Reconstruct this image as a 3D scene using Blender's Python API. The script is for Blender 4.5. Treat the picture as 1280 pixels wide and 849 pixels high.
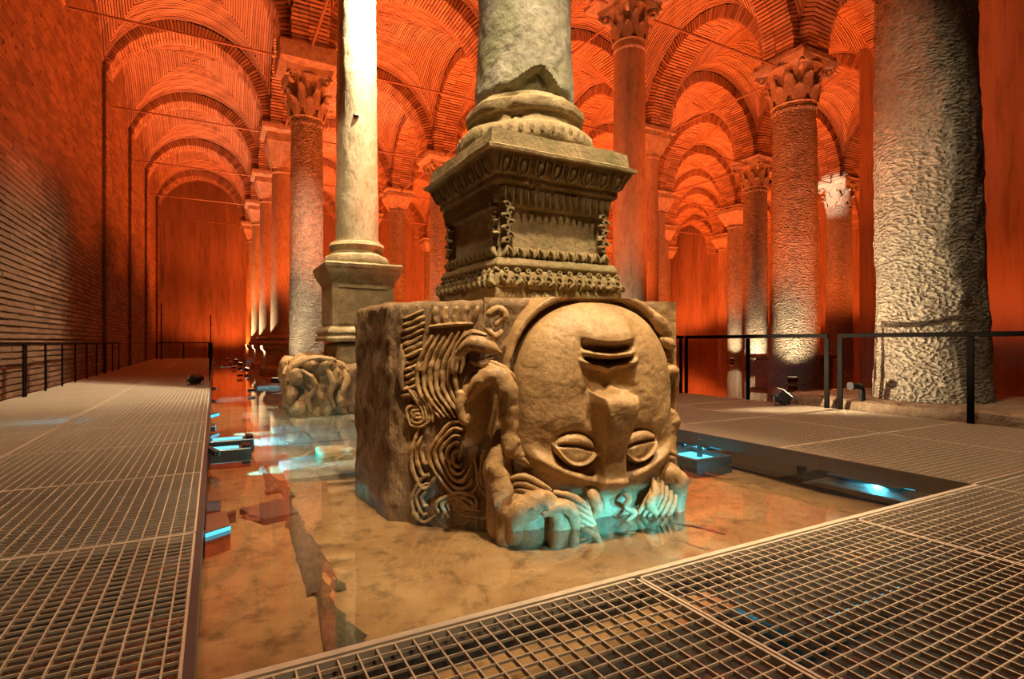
import bpy, math, random
import numpy as np
from mathutils import Vector, Matrix, noise as mnoise

for o in list(bpy.data.objects):
    bpy.data.objects.remove(o)
scene = bpy.context.scene
C = scene.collection
rnd = random.Random(7)

# ------------------------------------------------------------------ camera, world, exposure
YAW = math.radians(28.5)
cam_d = bpy.data.cameras.new('camera')
cam_d.sensor_width = 36.0
cam_d.lens = 36.0 * 685.0 / 1280.0
cam_d.shift_y = 0.0027
cam_d.clip_end = 300
cam = bpy.data.objects.new('camera', cam_d)
C.objects.link(cam)
cam.location = (0, 0, 1.0)
cam.rotation_euler = (math.radians(90), 0, -YAW)
scene.camera = cam
world = bpy.data.worlds.new('world')
scene.world = world
world.use_nodes = True
world.node_tree.nodes['Background'].inputs[0].default_value = (0.9, 0.35, 0.16, 1)
world.node_tree.nodes['Background'].inputs[1].default_value = 0.012
scene.view_settings.view_transform = 'Standard'
scene.view_settings.look = 'None'
scene.view_settings.gamma = 1
scene.view_settings.use_curve_mapping = False
scene.view_settings.exposure = 0.0
cy = scene.cycles
cy.use_denoising = True
cy.max_bounces = 6
cy.diffuse_bounces = 2
cy.glossy_bounces = 3
cy.transparent_max_bounces = 8
cy.caustics_reflective = False
cy.caustics_refractive = False
cy.sample_clamp_indirect = 4.0

VAULT_W = 3500.0
WARM_W = 2600.0
VAULT_COL = (1.0, 0.145, 0.022)
WARM_COL = (1.0, 0.74, 0.42)
CYAN_COL = (0.10, 0.72, 1.0)

# ------------------------------------------------------------------ materials
def nd(nt, t, **kw):
    n = nt.nodes.new(t)
    for k, v in kw.items():
        setattr(n, k, v)
    return n

def new_mat(name):
    m = bpy.data.materials.new(name)
    m.use_nodes = True
    nt = m.node_tree
    return m, nt, nt.nodes['Principled BSDF']

def ramp(nt, fac, stops):
    r = nd(nt, 'ShaderNodeValToRGB')
    el = r.color_ramp.elements
    while len(el) < len(stops):
        el.new(0.5)
    for e, (p, c) in zip(el, stops):
        e.position = p
        e.color = (c[0], c[1], c[2], 1)
    nt.links.new(fac, r.inputs[0])
    return r.outputs[0]

def noise_tex(nt, vec, scale, detail=4, rough=0.55, dist=0.0):
    n = nd(nt, 'ShaderNodeTexNoise')
    n.inputs['Scale'].default_value = scale
    n.inputs['Detail'].default_value = detail
    n.inputs['Roughness'].default_value = rough
    n.inputs['Distortion'].default_value = dist
    nt.links.new(vec, n.inputs['Vector'])
    return n.outputs['Fac']

def mapped(nt, coord='Object', scale=(1, 1, 1)):
    tc = nd(nt, 'ShaderNodeTexCoord')
    mp = nd(nt, 'ShaderNodeMapping')
    mp.inputs['Scale'].default_value = scale
    nt.links.new(tc.outputs[coord], mp.inputs[0])
    return mp.outputs[0]

def mixc(nt, fac, a, b):
    m = nd(nt, 'ShaderNodeMix', data_type='RGBA')
    if isinstance(fac, float):
        m.inputs[0].default_value = fac
    else:
        nt.links.new(fac, m.inputs[0])
    for s, v in ((6, a), (7, b)):
        if isinstance(v, tuple):
            m.inputs[s].default_value = (v[0], v[1], v[2], 1)
        else:
            nt.links.new(v, m.inputs[s])
    return m.outputs[2]

def mth(nt, op, a, b=None):
    m = nd(nt, 'ShaderNodeMath', operation=op)
    for s, v in ((0, a), (1, b)):
        if v is None:
            continue
        if isinstance(v, (int, float)):
            m.inputs[s].default_value = v
        else:
            nt.links.new(v, m.inputs[s])
    return m.outputs[0]

def stone(name, dark, light, scale=4.0, bump=0.4, bscale=18, dist=0.03, rough=0.75, stretch=(1, 1, 1), moss=None, chisel=0.0):
    m, nt, b = new_mat(name)
    v = mapped(nt, 'Object', stretch)
    n1 = noise_tex(nt, v, scale, 6, 0.6)
    col = ramp(nt, n1, [(0.3, dark), (0.7, light)])
    n2 = noise_tex(nt, v, bscale, 6, 0.62, 0.15 if chisel else 0.0)
    spots = ramp(nt, n2, [(0.36, (0.55, 0.5, 0.45)), (0.5, (1, 1, 1))])
    mx = nd(nt, 'ShaderNodeMix', data_type='RGBA', blend_type='MULTIPLY')
    mx.inputs[0].default_value = 0.6
    nt.links.new(col, mx.inputs[6]); nt.links.new(spots, mx.inputs[7])
    col = mx.outputs[2]
    if moss:
        n3 = noise_tex(nt, v, 2.2, 5, 0.6)
        mask = ramp(nt, n3, [(0.44, (0, 0, 0)), (0.6, (1, 1, 1))])
        col = mixc(nt, mth(nt, 'MULTIPLY', mask, moss[1]), col, moss[0])
    nt.links.new(col, b.inputs['Base Color'])
    b.inputs['Roughness'].default_value = rough
    h = n2
    if chisel:
        vo = nd(nt, 'ShaderNodeTexVoronoi')
        vo.inputs['Scale'].default_value = chisel
        nz_ = nd(nt, 'ShaderNodeTexNoise'); nz_.inputs['Scale'].default_value = 6.0
        nt.links.new(v, nz_.inputs['Vector'])
        va = nd(nt, 'ShaderNodeVectorMath', operation='MULTIPLY_ADD')
        va.inputs[1].default_value = (0.14, 0.14, 0.14)
        nt.links.new(nz_.outputs['Color'], va.inputs[0]); nt.links.new(v, va.inputs[2])
        nt.links.new(va.outputs[0], vo.inputs['Vector'])
        h = mth(nt, 'ADD', h, mth(nt, 'MULTIPLY', vo.outputs['Distance'], 1.1))
    bp = nd(nt, 'ShaderNodeBump')
    bp.inputs['Strength'].default_value = bump
    bp.inputs['Distance'].default_value = dist
    nt.links.new(h, bp.inputs['Height'])
    nt.links.new(bp.outputs[0], b.inputs['Normal'])
    return m

def plain(name, col, rough=0.5, metal=0.0, emit=None, estr=0.0, bump=0.0):
    m, nt, b = new_mat(name)
    b.inputs['Base Color'].default_value = (*col, 1)
    b.inputs['Roughness'].default_value = rough
    b.inputs['Metallic'].default_value = metal
    v = mapped(nt)
    n = noise_tex(nt, v, 14, 4)
    c2 = tuple(x * 0.7 for x in col)
    nt.links.new(mixc(nt, n, c2, col), b.inputs['Base Color'])
    if bump:
        bp = nd(nt, 'ShaderNodeBump')
        bp.inputs['Strength'].default_value = bump
        bp.inputs['Distance'].default_value = 0.01
        nt.links.new(n, bp.inputs['Height']); nt.links.new(bp.outputs[0], b.inputs['Normal'])
    if emit:
        b.inputs['Emission Color'].default_value = (*emit, 1)
        b.inputs['Emission Strength'].default_value = estr
    return m

def brick_mat(name, dark, light, cell=2.2, bump=0.5):
    m, nt, b = new_mat(name)
    v = mapped(nt)
    n1 = noise_tex(nt, v, 1.3, 5, 0.6)
    n2 = noise_tex(nt, v, 22, 4, 0.7)
    geo = nd(nt, 'ShaderNodeNewGeometry')
    rr = geo.outputs['Random Per Island']
    col = ramp(nt, mth(nt, 'ADD', mth(nt, 'MULTIPLY', n1, 0.6), mth(nt, 'MULTIPLY', rr, 0.4)), [(0.25, dark), (0.75, light)])
    nt.links.new(mixc(nt, mth(nt, 'MULTIPLY', n2, 0.35), col, dark), b.inputs['Base Color'])
    b.inputs['Roughness'].default_value = 0.85
    bp = nd(nt, 'ShaderNodeBump')
    bp.inputs['Strength'].default_value = bump
    bp.inputs['Distance'].default_value = 0.02
    nt.links.new(n2, bp.inputs['Height']); nt.links.new(bp.outputs[0], b.inputs['Normal'])
    return m

M = {}
M['head'] = stone('carved_stone', (0.32, 0.19, 0.085), (0.54, 0.345, 0.165), 5, 0.4, 34, 0.015, 0.5)
M['block'] = stone('hewn_stone', (0.18, 0.105, 0.055), (0.36, 0.23, 0.12), 6, 0.9, 22, 0.03, 0.75, (1, 1, 0.5))
M['ped'] = stone('pedestal_stone', (0.20, 0.14, 0.075), (0.43, 0.32, 0.175), 5, 0.6, 26, 0.025, 0.8, moss=((0.15, 0.14, 0.045), 0.55))
M['ped_pale'] = stone('pedestal_pale_stone', (0.30, 0.215, 0.115), (0.56, 0.44, 0.26), 5, 0.6, 24, 0.025, 0.75, moss=((0.22, 0.19, 0.075), 0.45))
M['col_grey'] = stone('column_marble', (0.24, 0.22, 0.18), (0.50, 0.47, 0.39), 2.5, 0.5, 20, 0.03, 0.7, moss=((0.30, 0.33, 0.18), 0.55))
M['col_pale'] = stone('column_pale', (0.40, 0.33, 0.20), (0.62, 0.53, 0.36), 3, 0.45, 16, 0.03, 0.75, (1, 1, 0.5))
M['col_rough'] = stone('column_hammered', (0.30, 0.25, 0.20), (0.52, 0.46, 0.38), 5, 1.0, 13, 0.11, 0.8, (1, 1, 1.6), chisel=15)
M['col_smooth'] = stone('column_smooth', (0.30, 0.22, 0.17), (0.50, 0.38, 0.30), 2, 0.2, 14, 0.02, 0.55, (1, 1, 0.3))
M['capital'] = stone('capital_stone', (0.28, 0.22, 0.17), (0.48, 0.40, 0.32), 5, 0.7, 16, 0.04, 0.85)
M['slab'] = stone('rough_slab', (0.22, 0.15, 0.10), (0.44, 0.32, 0.22), 5, 0.9, 14, 0.05, 0.85)
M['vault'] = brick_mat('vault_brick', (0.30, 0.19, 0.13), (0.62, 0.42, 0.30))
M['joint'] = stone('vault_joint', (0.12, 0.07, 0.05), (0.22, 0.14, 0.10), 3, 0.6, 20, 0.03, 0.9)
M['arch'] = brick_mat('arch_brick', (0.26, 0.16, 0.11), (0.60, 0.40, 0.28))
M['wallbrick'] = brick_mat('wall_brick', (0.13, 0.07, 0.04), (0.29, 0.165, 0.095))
M['mortar'] = stone('mortar', (0.08, 0.05, 0.035), (0.15, 0.10, 0.07), 3, 0.6, 20, 0.03, 0.9)
M['plaster'] = stone('old_plaster', (0.22, 0.14, 0.10), (0.38, 0.25, 0.18), 1.1, 0.35, 5, 0.05, 0.8, (1, 1, 0.12))
M['grate'] = plain('galvanised_grating', (0.74, 0.61, 0.48), 0.45, 0.1)
M['gframe'] = plain('grating_frame', (0.80, 0.67, 0.55), 0.4, 0.1)
M['beam'] = plain('edge_beam_steel', (0.16, 0.13, 0.11), 0.45, 0.5)
M['shade_slab'] = stone('dark_shade_slab', (0.012, 0.009, 0.007), (0.05, 0.033, 0.024), 4, 0.6, 20, 0.02, 0.7)  # near-black colour stands in for shade below the gratings
M['rail'] = plain('dark_railing', (0.004, 0.0035, 0.0035), 0.6, 0.0)
M['rail'].node_tree.nodes['Principled BSDF'].inputs['Specular IOR Level'].default_value = 0.04
M['lampbody'] = plain('lamp_housing', (0.015, 0.015, 0.017), 0.4, 0.3)
M['rod'] = plain('iron_rod', (0.30, 0.17, 0.12), 0.55, 0.4)
M['cyan'] = plain('cyan_lens', (0.1, 0.5, 0.6), 0.3, 0, CYAN_COL, 1.1)
M['warmlens'] = plain('warm_lens', (0.6, 0.5, 0.3), 0.3, 0, WARM_COL, 6.0)
M['redlens'] = plain('amber_lens', (0.6, 0.2, 0.1), 0.3, 0, VAULT_COL, 2.0)
M['bluesteel'] = plain('blue_grey_steel', (0.10, 0.13, 0.15), 0.35, 0.5)
M['greyplate'] = plain('grey_plate', (0.07, 0.06, 0.055), 0.5)
M['redbox'] = plain('rusty_box', (0.20, 0.075, 0.045), 0.55)
M['plate'] = plain('sunken_plate', (0.10, 0.065, 0.05), 0.5, 0.1)

def bed_material():
    m, nt, b = new_mat('pool_bed')
    v = mapped(nt)
    n1 = noise_tex(nt, v, 1.4, 8, 0.65, 0.8)
    n2 = noise_tex(nt, v, 7, 6, 0.7)
    col = ramp(nt, n1, [(0.3, (0.17, 0.082, 0.034)), (0.48, (0.32, 0.168, 0.072)), (0.70, (0.45, 0.27, 0.13))])
    grit = ramp(nt, n2, [(0.36, (0.35, 0.33, 0.28)), (0.5, (1, 1, 1))])
    mx = nd(nt, 'ShaderNodeMix', data_type='RGBA', blend_type='MULTIPLY')
    mx.inputs[0].default_value = 0.75
    nt.links.new(col, mx.inputs[6]); nt.links.new(grit, mx.inputs[7])
    nt.links.new(mx.outputs[2], b.inputs['Base Color'])
    b.inputs['Roughness'].default_value = 0.8
    bp = nd(nt, 'ShaderNodeBump')
    bp.inputs['Strength'].default_value = 0.6
    bp.inputs['Distance'].default_value = 0.03
    nt.links.new(n2, bp.inputs['Height']); nt.links.new(bp.outputs[0], b.inputs['Normal'])
    return m
M['bed'] = bed_material()
M['algae'] = stone('algae_ridge', (0.035, 0.035, 0.022), (0.13, 0.10, 0.055), 14, 0.9, 30, 0.03, 0.9)

def water_material():
    m = bpy.data.materials.new('still_water')
    m.use_nodes = True
    nt = m.node_tree
    nt.nodes.clear()
    out = nd(nt, 'ShaderNodeOutputMaterial')
    tr = nd(nt, 'ShaderNodeBsdfTransparent')
    tr.inputs[0].default_value = (0.90, 0.93, 0.90, 1)
    gl = nd(nt, 'ShaderNodeBsdfGlossy')
    gl.inputs['Roughness'].default_value = 0.02
    gl.inputs[0].default_value = (1, 1, 1, 1)
    fr = nd(nt, 'ShaderNodeLayerWeight')      # Schlick reflectance, the same from above and below the thin surface
    refl = mth(nt, 'ADD', 0.035, mth(nt, 'MULTIPLY', 0.965, mth(nt, 'POWER', fr.outputs['Facing'], 4.2)))
    mix = nd(nt, 'ShaderNodeMixShader')
    v = mapped(nt, 'Object', (1, 1, 1))
    n = noise_tex(nt, v, 1.6, 2, 0.4)
    bp = nd(nt, 'ShaderNodeBump')
    bp.inputs['Strength'].default_value = 0.05
    bp.inputs['Distance'].default_value = 0.05
    nt.links.new(n, bp.inputs['Height'])
    nt.links.new(bp.outputs[0], gl.inputs['Normal'])
    nt.links.new(refl, mix.inputs[0])
    nt.links.new(tr.outputs[0], mix.inputs[1])
    nt.links.new(gl.outputs[0], mix.inputs[2])
    nt.links.new(mix.outputs[0], out.inputs[0])
    return m
M['water'] = water_material()

# ------------------------------------------------------------------ mesh helpers
class MB:
    def __init__(s):
        s.v = []; s.f = []
    def add(s, vs, fs):
        o = len(s.v)
        s.v.extend([tuple(p) for p in vs]); s.f.extend([tuple(i + o for i in f) for f in fs])
        return s
    def box(s, x0, x1, y0, y1, z0, z1):
        vs = [(x, y, z) for z in (z0, z1) for y in (y0, y1) for x in (x0, x1)]
        return s.add(vs, [(0, 2, 3, 1), (4, 5, 7, 6), (0, 1, 5, 4), (2, 6, 7, 3), (0, 4, 6, 2), (1, 3, 7, 5)])
    def bbox(s, x0, x1, y0, y1, z0, z1, b):
        """box with chamfered edges"""
        xs, ys, zs = (x0, x1), (y0, y1), (z0, z1)
        vs = []; idx = {}
        for i in (0, 1):
            for j in (0, 1):
                for k in (0, 1):
                    sx, sy, sz = (1, -1)[i], (1, -1)[j], (1, -1)[k]
                    for a in range(3):
                        p = [xs[i] + sx * b, ys[j] + sy * b, zs[k] + sz * b]
                        p[a] = (xs[i], ys[j], zs[k])[a]
                        idx[(i, j, k, a)] = len(vs); vs.append(p)
        fs = []
        for a in range(3):
            o1, o2 = [q for q in range(3) if q != a]
            for s0 in (0, 1):
                q = []
                for t1, t2 in ((0, 0), (1, 0), (1, 1), (0, 1)):
                    key = [0, 0, 0]; key[a] = s0; key[o1] = t1; key[o2] = t2
                    q.append(idx[(*key, a)])
                fs.append(q)
            for t1 in (0, 1):
                for t2 in (0, 1):
                    k0 = [0, 0, 0]; k1 = [0, 0, 0]
                    k0[a] = 0; k1[a] = 1
                    for kk in (k0, k1):
                        kk[o1] = t1; kk[o2] = t2
                    fs.append([idx[(*k0, o1)], idx[(*k1, o1)], idx[(*k1, o2)], idx[(*k0, o2)]])
        for i in (0, 1):
            for j in (0, 1):
                for k in (0, 1):
                    fs.append([idx[(i, j, k, a)] for a in range(3)])
        return s.add(vs, fs)
    def frustum(s, cx, cy, z0, z1, hx0, hy0, hx1, hy1):
        vs = []
        for z, hx, hy in ((z0, hx0, hy0), (z1, hx1, hy1)):
            vs += [(cx - hx, cy - hy, z), (cx + hx, cy - hy, z), (cx + hx, cy + hy, z), (cx - hx, cy + hy, z)]
        return s.add(vs, [(3, 2, 1, 0), (4, 5, 6, 7), (0, 1, 5, 4), (1, 2, 6, 5), (2, 3, 7, 6), (3, 0, 4, 7)])
    def sqprofile(s, cx, cy, prof, hy_over=0.0):
        """square mouldings: prof = list of (half width, z)"""
        n = len(prof); vs = []
        for h, z in prof:
            vs += [(cx - h, cy - h, z), (cx + h, cy - h, z), (cx + h, cy + h, z), (cx - h, cy + h, z)]
        fs = [(3, 2, 1, 0), tuple(4 * (n - 1) + i for i in range(4))]
        for k in range(n - 1):
            for i in range(4):
                j = (i + 1) % 4
                fs.append((4 * k + i, 4 * k + j, 4 * k + 4 + j, 4 * k + 4 + i))
        return s.add(vs, fs)
    def lathe(s, prof, n=32, cx=0, cy=0, lean=(0, 0), wob=None):
        vs = []; fs = []
        m = len(prof)
        z0 = prof[0][1]
        for r, z in prof:
            for i in range(n):
                a = 2 * math.pi * i / n
                rr = r + (wob(a, z) if wob else 0)
                vs.append((cx + lean[0] * (z - z0) + rr * math.cos(a), cy + lean[1] * (z - z0) + rr * math.sin(a), z))
        for k in range(m - 1):
            for i in range(n):
                j = (i + 1) % n
                fs.append((k * n + i, k * n + j, k * n + n + j, k * n + n + i))
        fs.append(tuple(reversed(range(n)))); fs.append(tuple((m - 1) * n + i for i in range(n)))
        return s.add(vs, fs)
    def tube(s, pts, rad, n=8, flat=1.0, rough=0.0):
        pts = [Vector(p) for p in pts]
        m = len(pts)
        if not isinstance(rad, (list, tuple)):
            rad = [rad] * m
        vs = []; fs = []
        ref = None
        for k in range(m):
            t = (pts[min(k + 1, m - 1)] - pts[max(k - 1, 0)]).normalized()
            if ref is None:
                ref = Vector((0, 0, 1)) if abs(t.z) < 0.9 else Vector((0, 1, 0))
            a = ref - t * ref.dot(t)
            if a.length < 1e-4:
                a = t.orthogonal()
            a.normalize(); b = t.cross(a); ref = a
            for i in range(n):
                w = 2 * math.pi * i / n
                dv = a * math.cos(w) + b * (math.sin(w) * flat)
                rk = rad[k]
                if rough:
                    pp = pts[k] + dv * rk
                    rk *= 1 + rough * (mnoise.fractal(pp * 14, 1.0, 2.0, 3) + 0.5 * mnoise.noise(pp * 55))
                vs.append(pts[k] + dv * rk)
        for k in range(m - 1):
            for i in range(n):
                j = (i + 1) % n
                fs.append((k * n + i, k * n + j, k * n + n + j, k * n + n + i))
        fs.append(tuple(reversed(range(n)))); fs.append(tuple((m - 1) * n + i for i in range(n)))
        return s.add(vs, fs)
    def ball(s, c, r, n=10, m=7):
        if not isinstance(r, (list, tuple)):
            r = (r, r, r)
        vs = [(c[0], c[1], c[2] - r[2])]; fs = []
        for k in range(1, m):
            ph = -math.pi / 2 + math.pi * k / m
            for i in range(n):
                a = 2 * math.pi * i / n
                vs.append((c[0] + r[0] * math.cos(ph) * math.cos(a), c[1] + r[1] * math.cos(ph) * math.sin(a), c[2] + r[2] * math.sin(ph)))
        vs.append((c[0], c[1], c[2] + r[2]))
        for i in range(n):
            j = (i + 1) % n
            fs.append((0, 1 + j, 1 + i)); fs.append((len(vs) - 1, 1 + (m - 2) * n + i, 1 + (m - 2) * n + j))
            for k in range(m - 2):
                fs.append((1 + k * n + i, 1 + k * n + j, 1 + k * n + n + j, 1 + k * n + n + i))
        return s.add(vs, fs)
    def grid(s, P):
        """P: array (a, b, 3)"""
        a, b = P.shape[:2]
        o = len(s.v)
        s.v.extend(map(tuple, P.reshape(-1, 3).tolist()))
        s.f.extend((o + i * b + j, o + i * b + j + 1, o + (i + 1) * b + j + 1, o + (i + 1) * b + j) for i in range(a - 1) for j in range(b - 1))
        return s
    def mesh(s, name, mat, smooth=True, angle=40):
        me = bpy.data.meshes.new(name)
        me.from_pydata(s.v, [], s.f)
        me.materials.append(mat)
        if smooth:
            me.polygons.foreach_set('use_smooth', [True] * len(me.polygons))
            try:
                me.set_sharp_from_angle(angle=math.radians(angle))
            except Exception:
                pass
        me.update()
        return me
    def build(s, name, mat, parent=None, smooth=True, angle=40, loc=None):
        me = s.mesh(name, mat, smooth, angle)
        return inst(name, me, parent, loc)

def inst(name, me, parent=None, loc=None, rot=None, scale=None):
    o = bpy.data.objects.new(name, me)
    C.objects.link(o)
    if parent is not None:
        o.parent = parent
    if loc is not None:
        o.location = loc
    if rot is not None:
        o.rotation_euler = rot
    if scale is not None:
        o.scale = scale
    return o

def tag(o, label=None, cat=None, group=None, kind=None):
    if label: o['label'] = label
    if cat: o['category'] = cat
    if group: o['group'] = group
    if kind: o['kind'] = kind
    return o

def thing(name, label, cat, loc=(0, 0, 0), rotz=0.0, group=None):
    o = bpy.data.objects.new(name, None)
    C.objects.link(o)
    o.location = loc
    o.rotation_euler = (0, 0, rotz)
    o.empty_display_size = 0.2
    return tag(o, label, cat, group)

def spot(name, parent, loc, target, watts, col, angle=60, blend=0.6, radius=0.06):
    l = bpy.data.lights.new(name, 'SPOT')
    l.energy = watts; l.color = col
    l.spot_size = math.radians(angle); l.spot_blend = blend
    l.shadow_soft_size = radius
    o = bpy.data.objects.new(name, l)
    C.objects.link(o)
    o.location = loc
    d = (Vector(target) - Vector(loc))
    o.rotation_euler = d.to_track_quat('-Z', 'Y').to_euler()
    if parent is not None:
        o.parent = parent
    return o

def fnoise(p, octv=4):
    return mnoise.fractal(Vector(p), 1.0, 2.0, octv)

# ------------------------------------------------------------------ layout of the place
X0, PX = 2.42, 6.68          # column rows across
Y0, PY = 4.2, 6.54           # columns along the nave
WALL_X = -3.42
BACK_Y = 46.0
ZS = 9.5                     # springing
RISE = 2.8
WATER_Z, BED_Z = -0.2, -0.33
def colx(i): return X0 + PX * (i - 1)
def coly(j): return Y0 + PY * j
RWALL_X, RWALL_Y = 21.3, 11.7
FAR_X = colx(7) + 0.6

# ------------------------------------------------------------------ floor (pool bed), water
def bed():
    mb = MB()
    nx, ny = 150, 110
    xs = np.concatenate([np.linspace(-3.4, 5.2, 100), np.linspace(5.4, FAR_X, 50)])
    ys = np.concatenate([np.linspace(-6.0, 1.0, 10), np.linspace(1.15, 9, 80), np.linspace(9.5, BACK_Y, 20)])
    P = np.zeros((len(xs), len(ys), 3))
    for a, x in enumerate(xs):
        for b, y in enumerate(ys):
            z = BED_Z + 0.035 * fnoise((x * 0.9, y * 0.9, 0.3), 4)
            P[a, b] = (x, y, min(z, WATER_Z - 0.06))
    mb.grid(P)
    return tag(mb.build('floor', M['bed']), 'sandy brown stone bed under the shallow water', kind='structure')
floor = bed()
w = MB()
w.add([(-3.4, -6, WATER_Z), (FAR_X, -6, WATER_Z), (FAR_X, BACK_Y, WATER_Z), (-3.4, BACK_Y, WATER_Z)], [(0, 1, 2, 3)])
tag(w.build('water', M['water'], smooth=False), 'still shallow water covering the cistern floor', kind='structure')

# pale flagstones showing through the water beyond the carved block
M['flag'] = stone('pale_flagstone', (0.28, 0.31, 0.28), (0.55, 0.57, 0.50), 3, 0.6, 16, 0.02, 0.6)
r4 = random.Random(11)
yy = 5.5
rowk = 0
while yy < 12.0:
    hh = 0.8 + 0.35 * r4.random()
    xx = 0.35 + 0.4 * r4.random()
    while xx < 4.4:
        ww = 0.7 + 0.6 * r4.random()
        if not (0.8 < xx + ww / 2 < 3.4 and yy < 5.2):
            m_ = MB()
            j_ = lambda: r4.uniform(-0.04, 0.04)
            q_ = [(xx + .015 + j_(), yy + .015 + j_()), (xx + ww - .015 + j_(), yy + .015 + j_()), (xx + ww - .015 + j_(), yy + hh - .015 + j_()), (xx + .015 + j_(), yy + hh - .015 + j_())]
            zt = -0.285 + r4.uniform(-.006, .01)
            m_.add([(x, y, -0.36) for x, y in q_] + [(x, y, zt) for x, y in q_], [(3, 2, 1, 0), (4, 5, 6, 7), (0, 1, 5, 4), (1, 2, 6, 5), (2, 3, 7, 6), (3, 0, 4, 7)])
            m_.build('flagstone', M['flag'], floor, smooth=False)
        xx += ww
    yy += hh
    rowk += 1

# dark algae-covered ridge along a joint of the pool bed
def ridge(pts, wid, name, label):
    mb = MB()
    P = [Vector((p[0], p[1], BED_Z)) for p in pts]
    fine = []
    for k in range(len(P) - 1):
        for q in range(20):
            fine.append(P[k].lerp(P[k + 1], q / 8.0))
    rows = []
    for k, p in enumerate(fine):
        ww = wid * (0.35 + 1.3 * abs(fnoise((p.x * 5, p.y * 5, 1.1), 4)) + 0.5 * rnd.random())
        row = []
        for q in range(7):
            s = (q - 3) / 3.0
            h = 0.03 * (1 - s * s) * (0.6 + 0.5 * fnoise((p.x * 9 + q, p.y * 9, 3.0), 3)) - 0.012
            row.append((p.x + s * ww, p.y + 0.02 * fnoise((p.x * 7, p.y * 7, q), 2), BED_Z + 0.02 + h))
        rows.append(row)
    mb.grid(np.array(rows))
    return tag(mb.build(name, M['algae']), label, 'algae', kind='stuff')

# ------------------------------------------------------------------ wall_left in courses of brick
wall_left = bpy.data.objects.new('wall_left', None); C.objects.link(wall_left)
tag(wall_left, 'tall thin-brick wall running beside the left walkway', kind='structure')
mw = MB()
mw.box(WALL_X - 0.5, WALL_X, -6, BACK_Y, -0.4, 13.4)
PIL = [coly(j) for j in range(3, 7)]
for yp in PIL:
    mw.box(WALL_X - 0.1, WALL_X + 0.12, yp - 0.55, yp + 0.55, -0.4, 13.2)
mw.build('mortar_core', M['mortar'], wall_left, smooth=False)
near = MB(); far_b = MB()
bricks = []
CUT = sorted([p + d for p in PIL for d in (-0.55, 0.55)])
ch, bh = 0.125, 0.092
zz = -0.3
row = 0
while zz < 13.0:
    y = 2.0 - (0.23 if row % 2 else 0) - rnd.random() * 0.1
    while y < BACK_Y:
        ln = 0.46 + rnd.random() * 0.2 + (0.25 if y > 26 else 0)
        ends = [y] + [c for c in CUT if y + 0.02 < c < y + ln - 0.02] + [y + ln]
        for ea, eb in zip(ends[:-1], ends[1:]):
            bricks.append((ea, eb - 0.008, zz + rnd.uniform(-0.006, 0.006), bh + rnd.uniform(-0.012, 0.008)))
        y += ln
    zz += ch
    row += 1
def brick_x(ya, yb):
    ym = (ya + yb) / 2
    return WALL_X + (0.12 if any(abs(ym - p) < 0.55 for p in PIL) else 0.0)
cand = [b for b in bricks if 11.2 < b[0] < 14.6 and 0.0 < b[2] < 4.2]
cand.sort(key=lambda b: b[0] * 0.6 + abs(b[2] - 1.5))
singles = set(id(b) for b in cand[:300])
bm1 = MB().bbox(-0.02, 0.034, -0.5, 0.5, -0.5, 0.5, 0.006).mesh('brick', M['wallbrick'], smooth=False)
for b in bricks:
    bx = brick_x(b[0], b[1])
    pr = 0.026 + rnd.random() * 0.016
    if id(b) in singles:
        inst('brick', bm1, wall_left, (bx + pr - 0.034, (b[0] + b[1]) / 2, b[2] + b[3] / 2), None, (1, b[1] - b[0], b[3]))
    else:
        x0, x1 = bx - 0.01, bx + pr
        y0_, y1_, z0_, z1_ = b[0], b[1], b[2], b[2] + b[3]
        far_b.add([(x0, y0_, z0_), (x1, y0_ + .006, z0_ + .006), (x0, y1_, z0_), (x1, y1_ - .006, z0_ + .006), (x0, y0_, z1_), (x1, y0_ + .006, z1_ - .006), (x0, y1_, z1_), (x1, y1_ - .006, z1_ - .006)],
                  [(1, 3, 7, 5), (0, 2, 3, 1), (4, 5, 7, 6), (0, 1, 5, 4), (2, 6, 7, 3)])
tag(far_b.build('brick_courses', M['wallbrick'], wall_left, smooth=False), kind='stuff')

# ------------------------------------------------------------------ wall_back, wall_right
wb = MB()
nb = 60
P = np.zeros((nb, 14, 3))
for a in range(nb):
    for b in range(14):
        x = WALL_X - 0.3 + (FAR_X - WALL_X + 0.6) * a / (nb - 1); z = -0.4 + 13.8 * b / 13
        P[a, b] = (x, BACK_Y + 0.06 * fnoise((x * .4, z * .4, 9), 3), z)
wb.grid(P)
tag(wb.build('wall_back', M['plaster']), 'far plastered end wall glowing red', kind='structure')
wr = MB()
P = np.zeros((50, 26, 3))
for a in range(50):
    for b in range(26):
        y = RWALL_Y - 20 * a / 49; z = -0.4 + 13.8 * b / 25
        P[a, b] = (RWALL_X + 0.10 * fnoise((y * .5, z * .15, 4), 3), y, z)
wr.grid(P)
wr.box(RWALL_X - 0.12, RWALL_X + 1.6, RWALL_Y - 1.0, RWALL_Y + 0.1, -0.4, 13.4)
tag(wr.build('wall_right', M['plaster']), 'tall red plastered wall behind the big hammered column', kind='structure')
fx = MB()
fx.box(FAR_X, FAR_X + 0.4, 8, BACK_Y, -0.4, 13.4)
tag(fx.build('wall_far', M['plaster'], smooth=False), 'distant side wall closing the colonnade', kind='structure')

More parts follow.
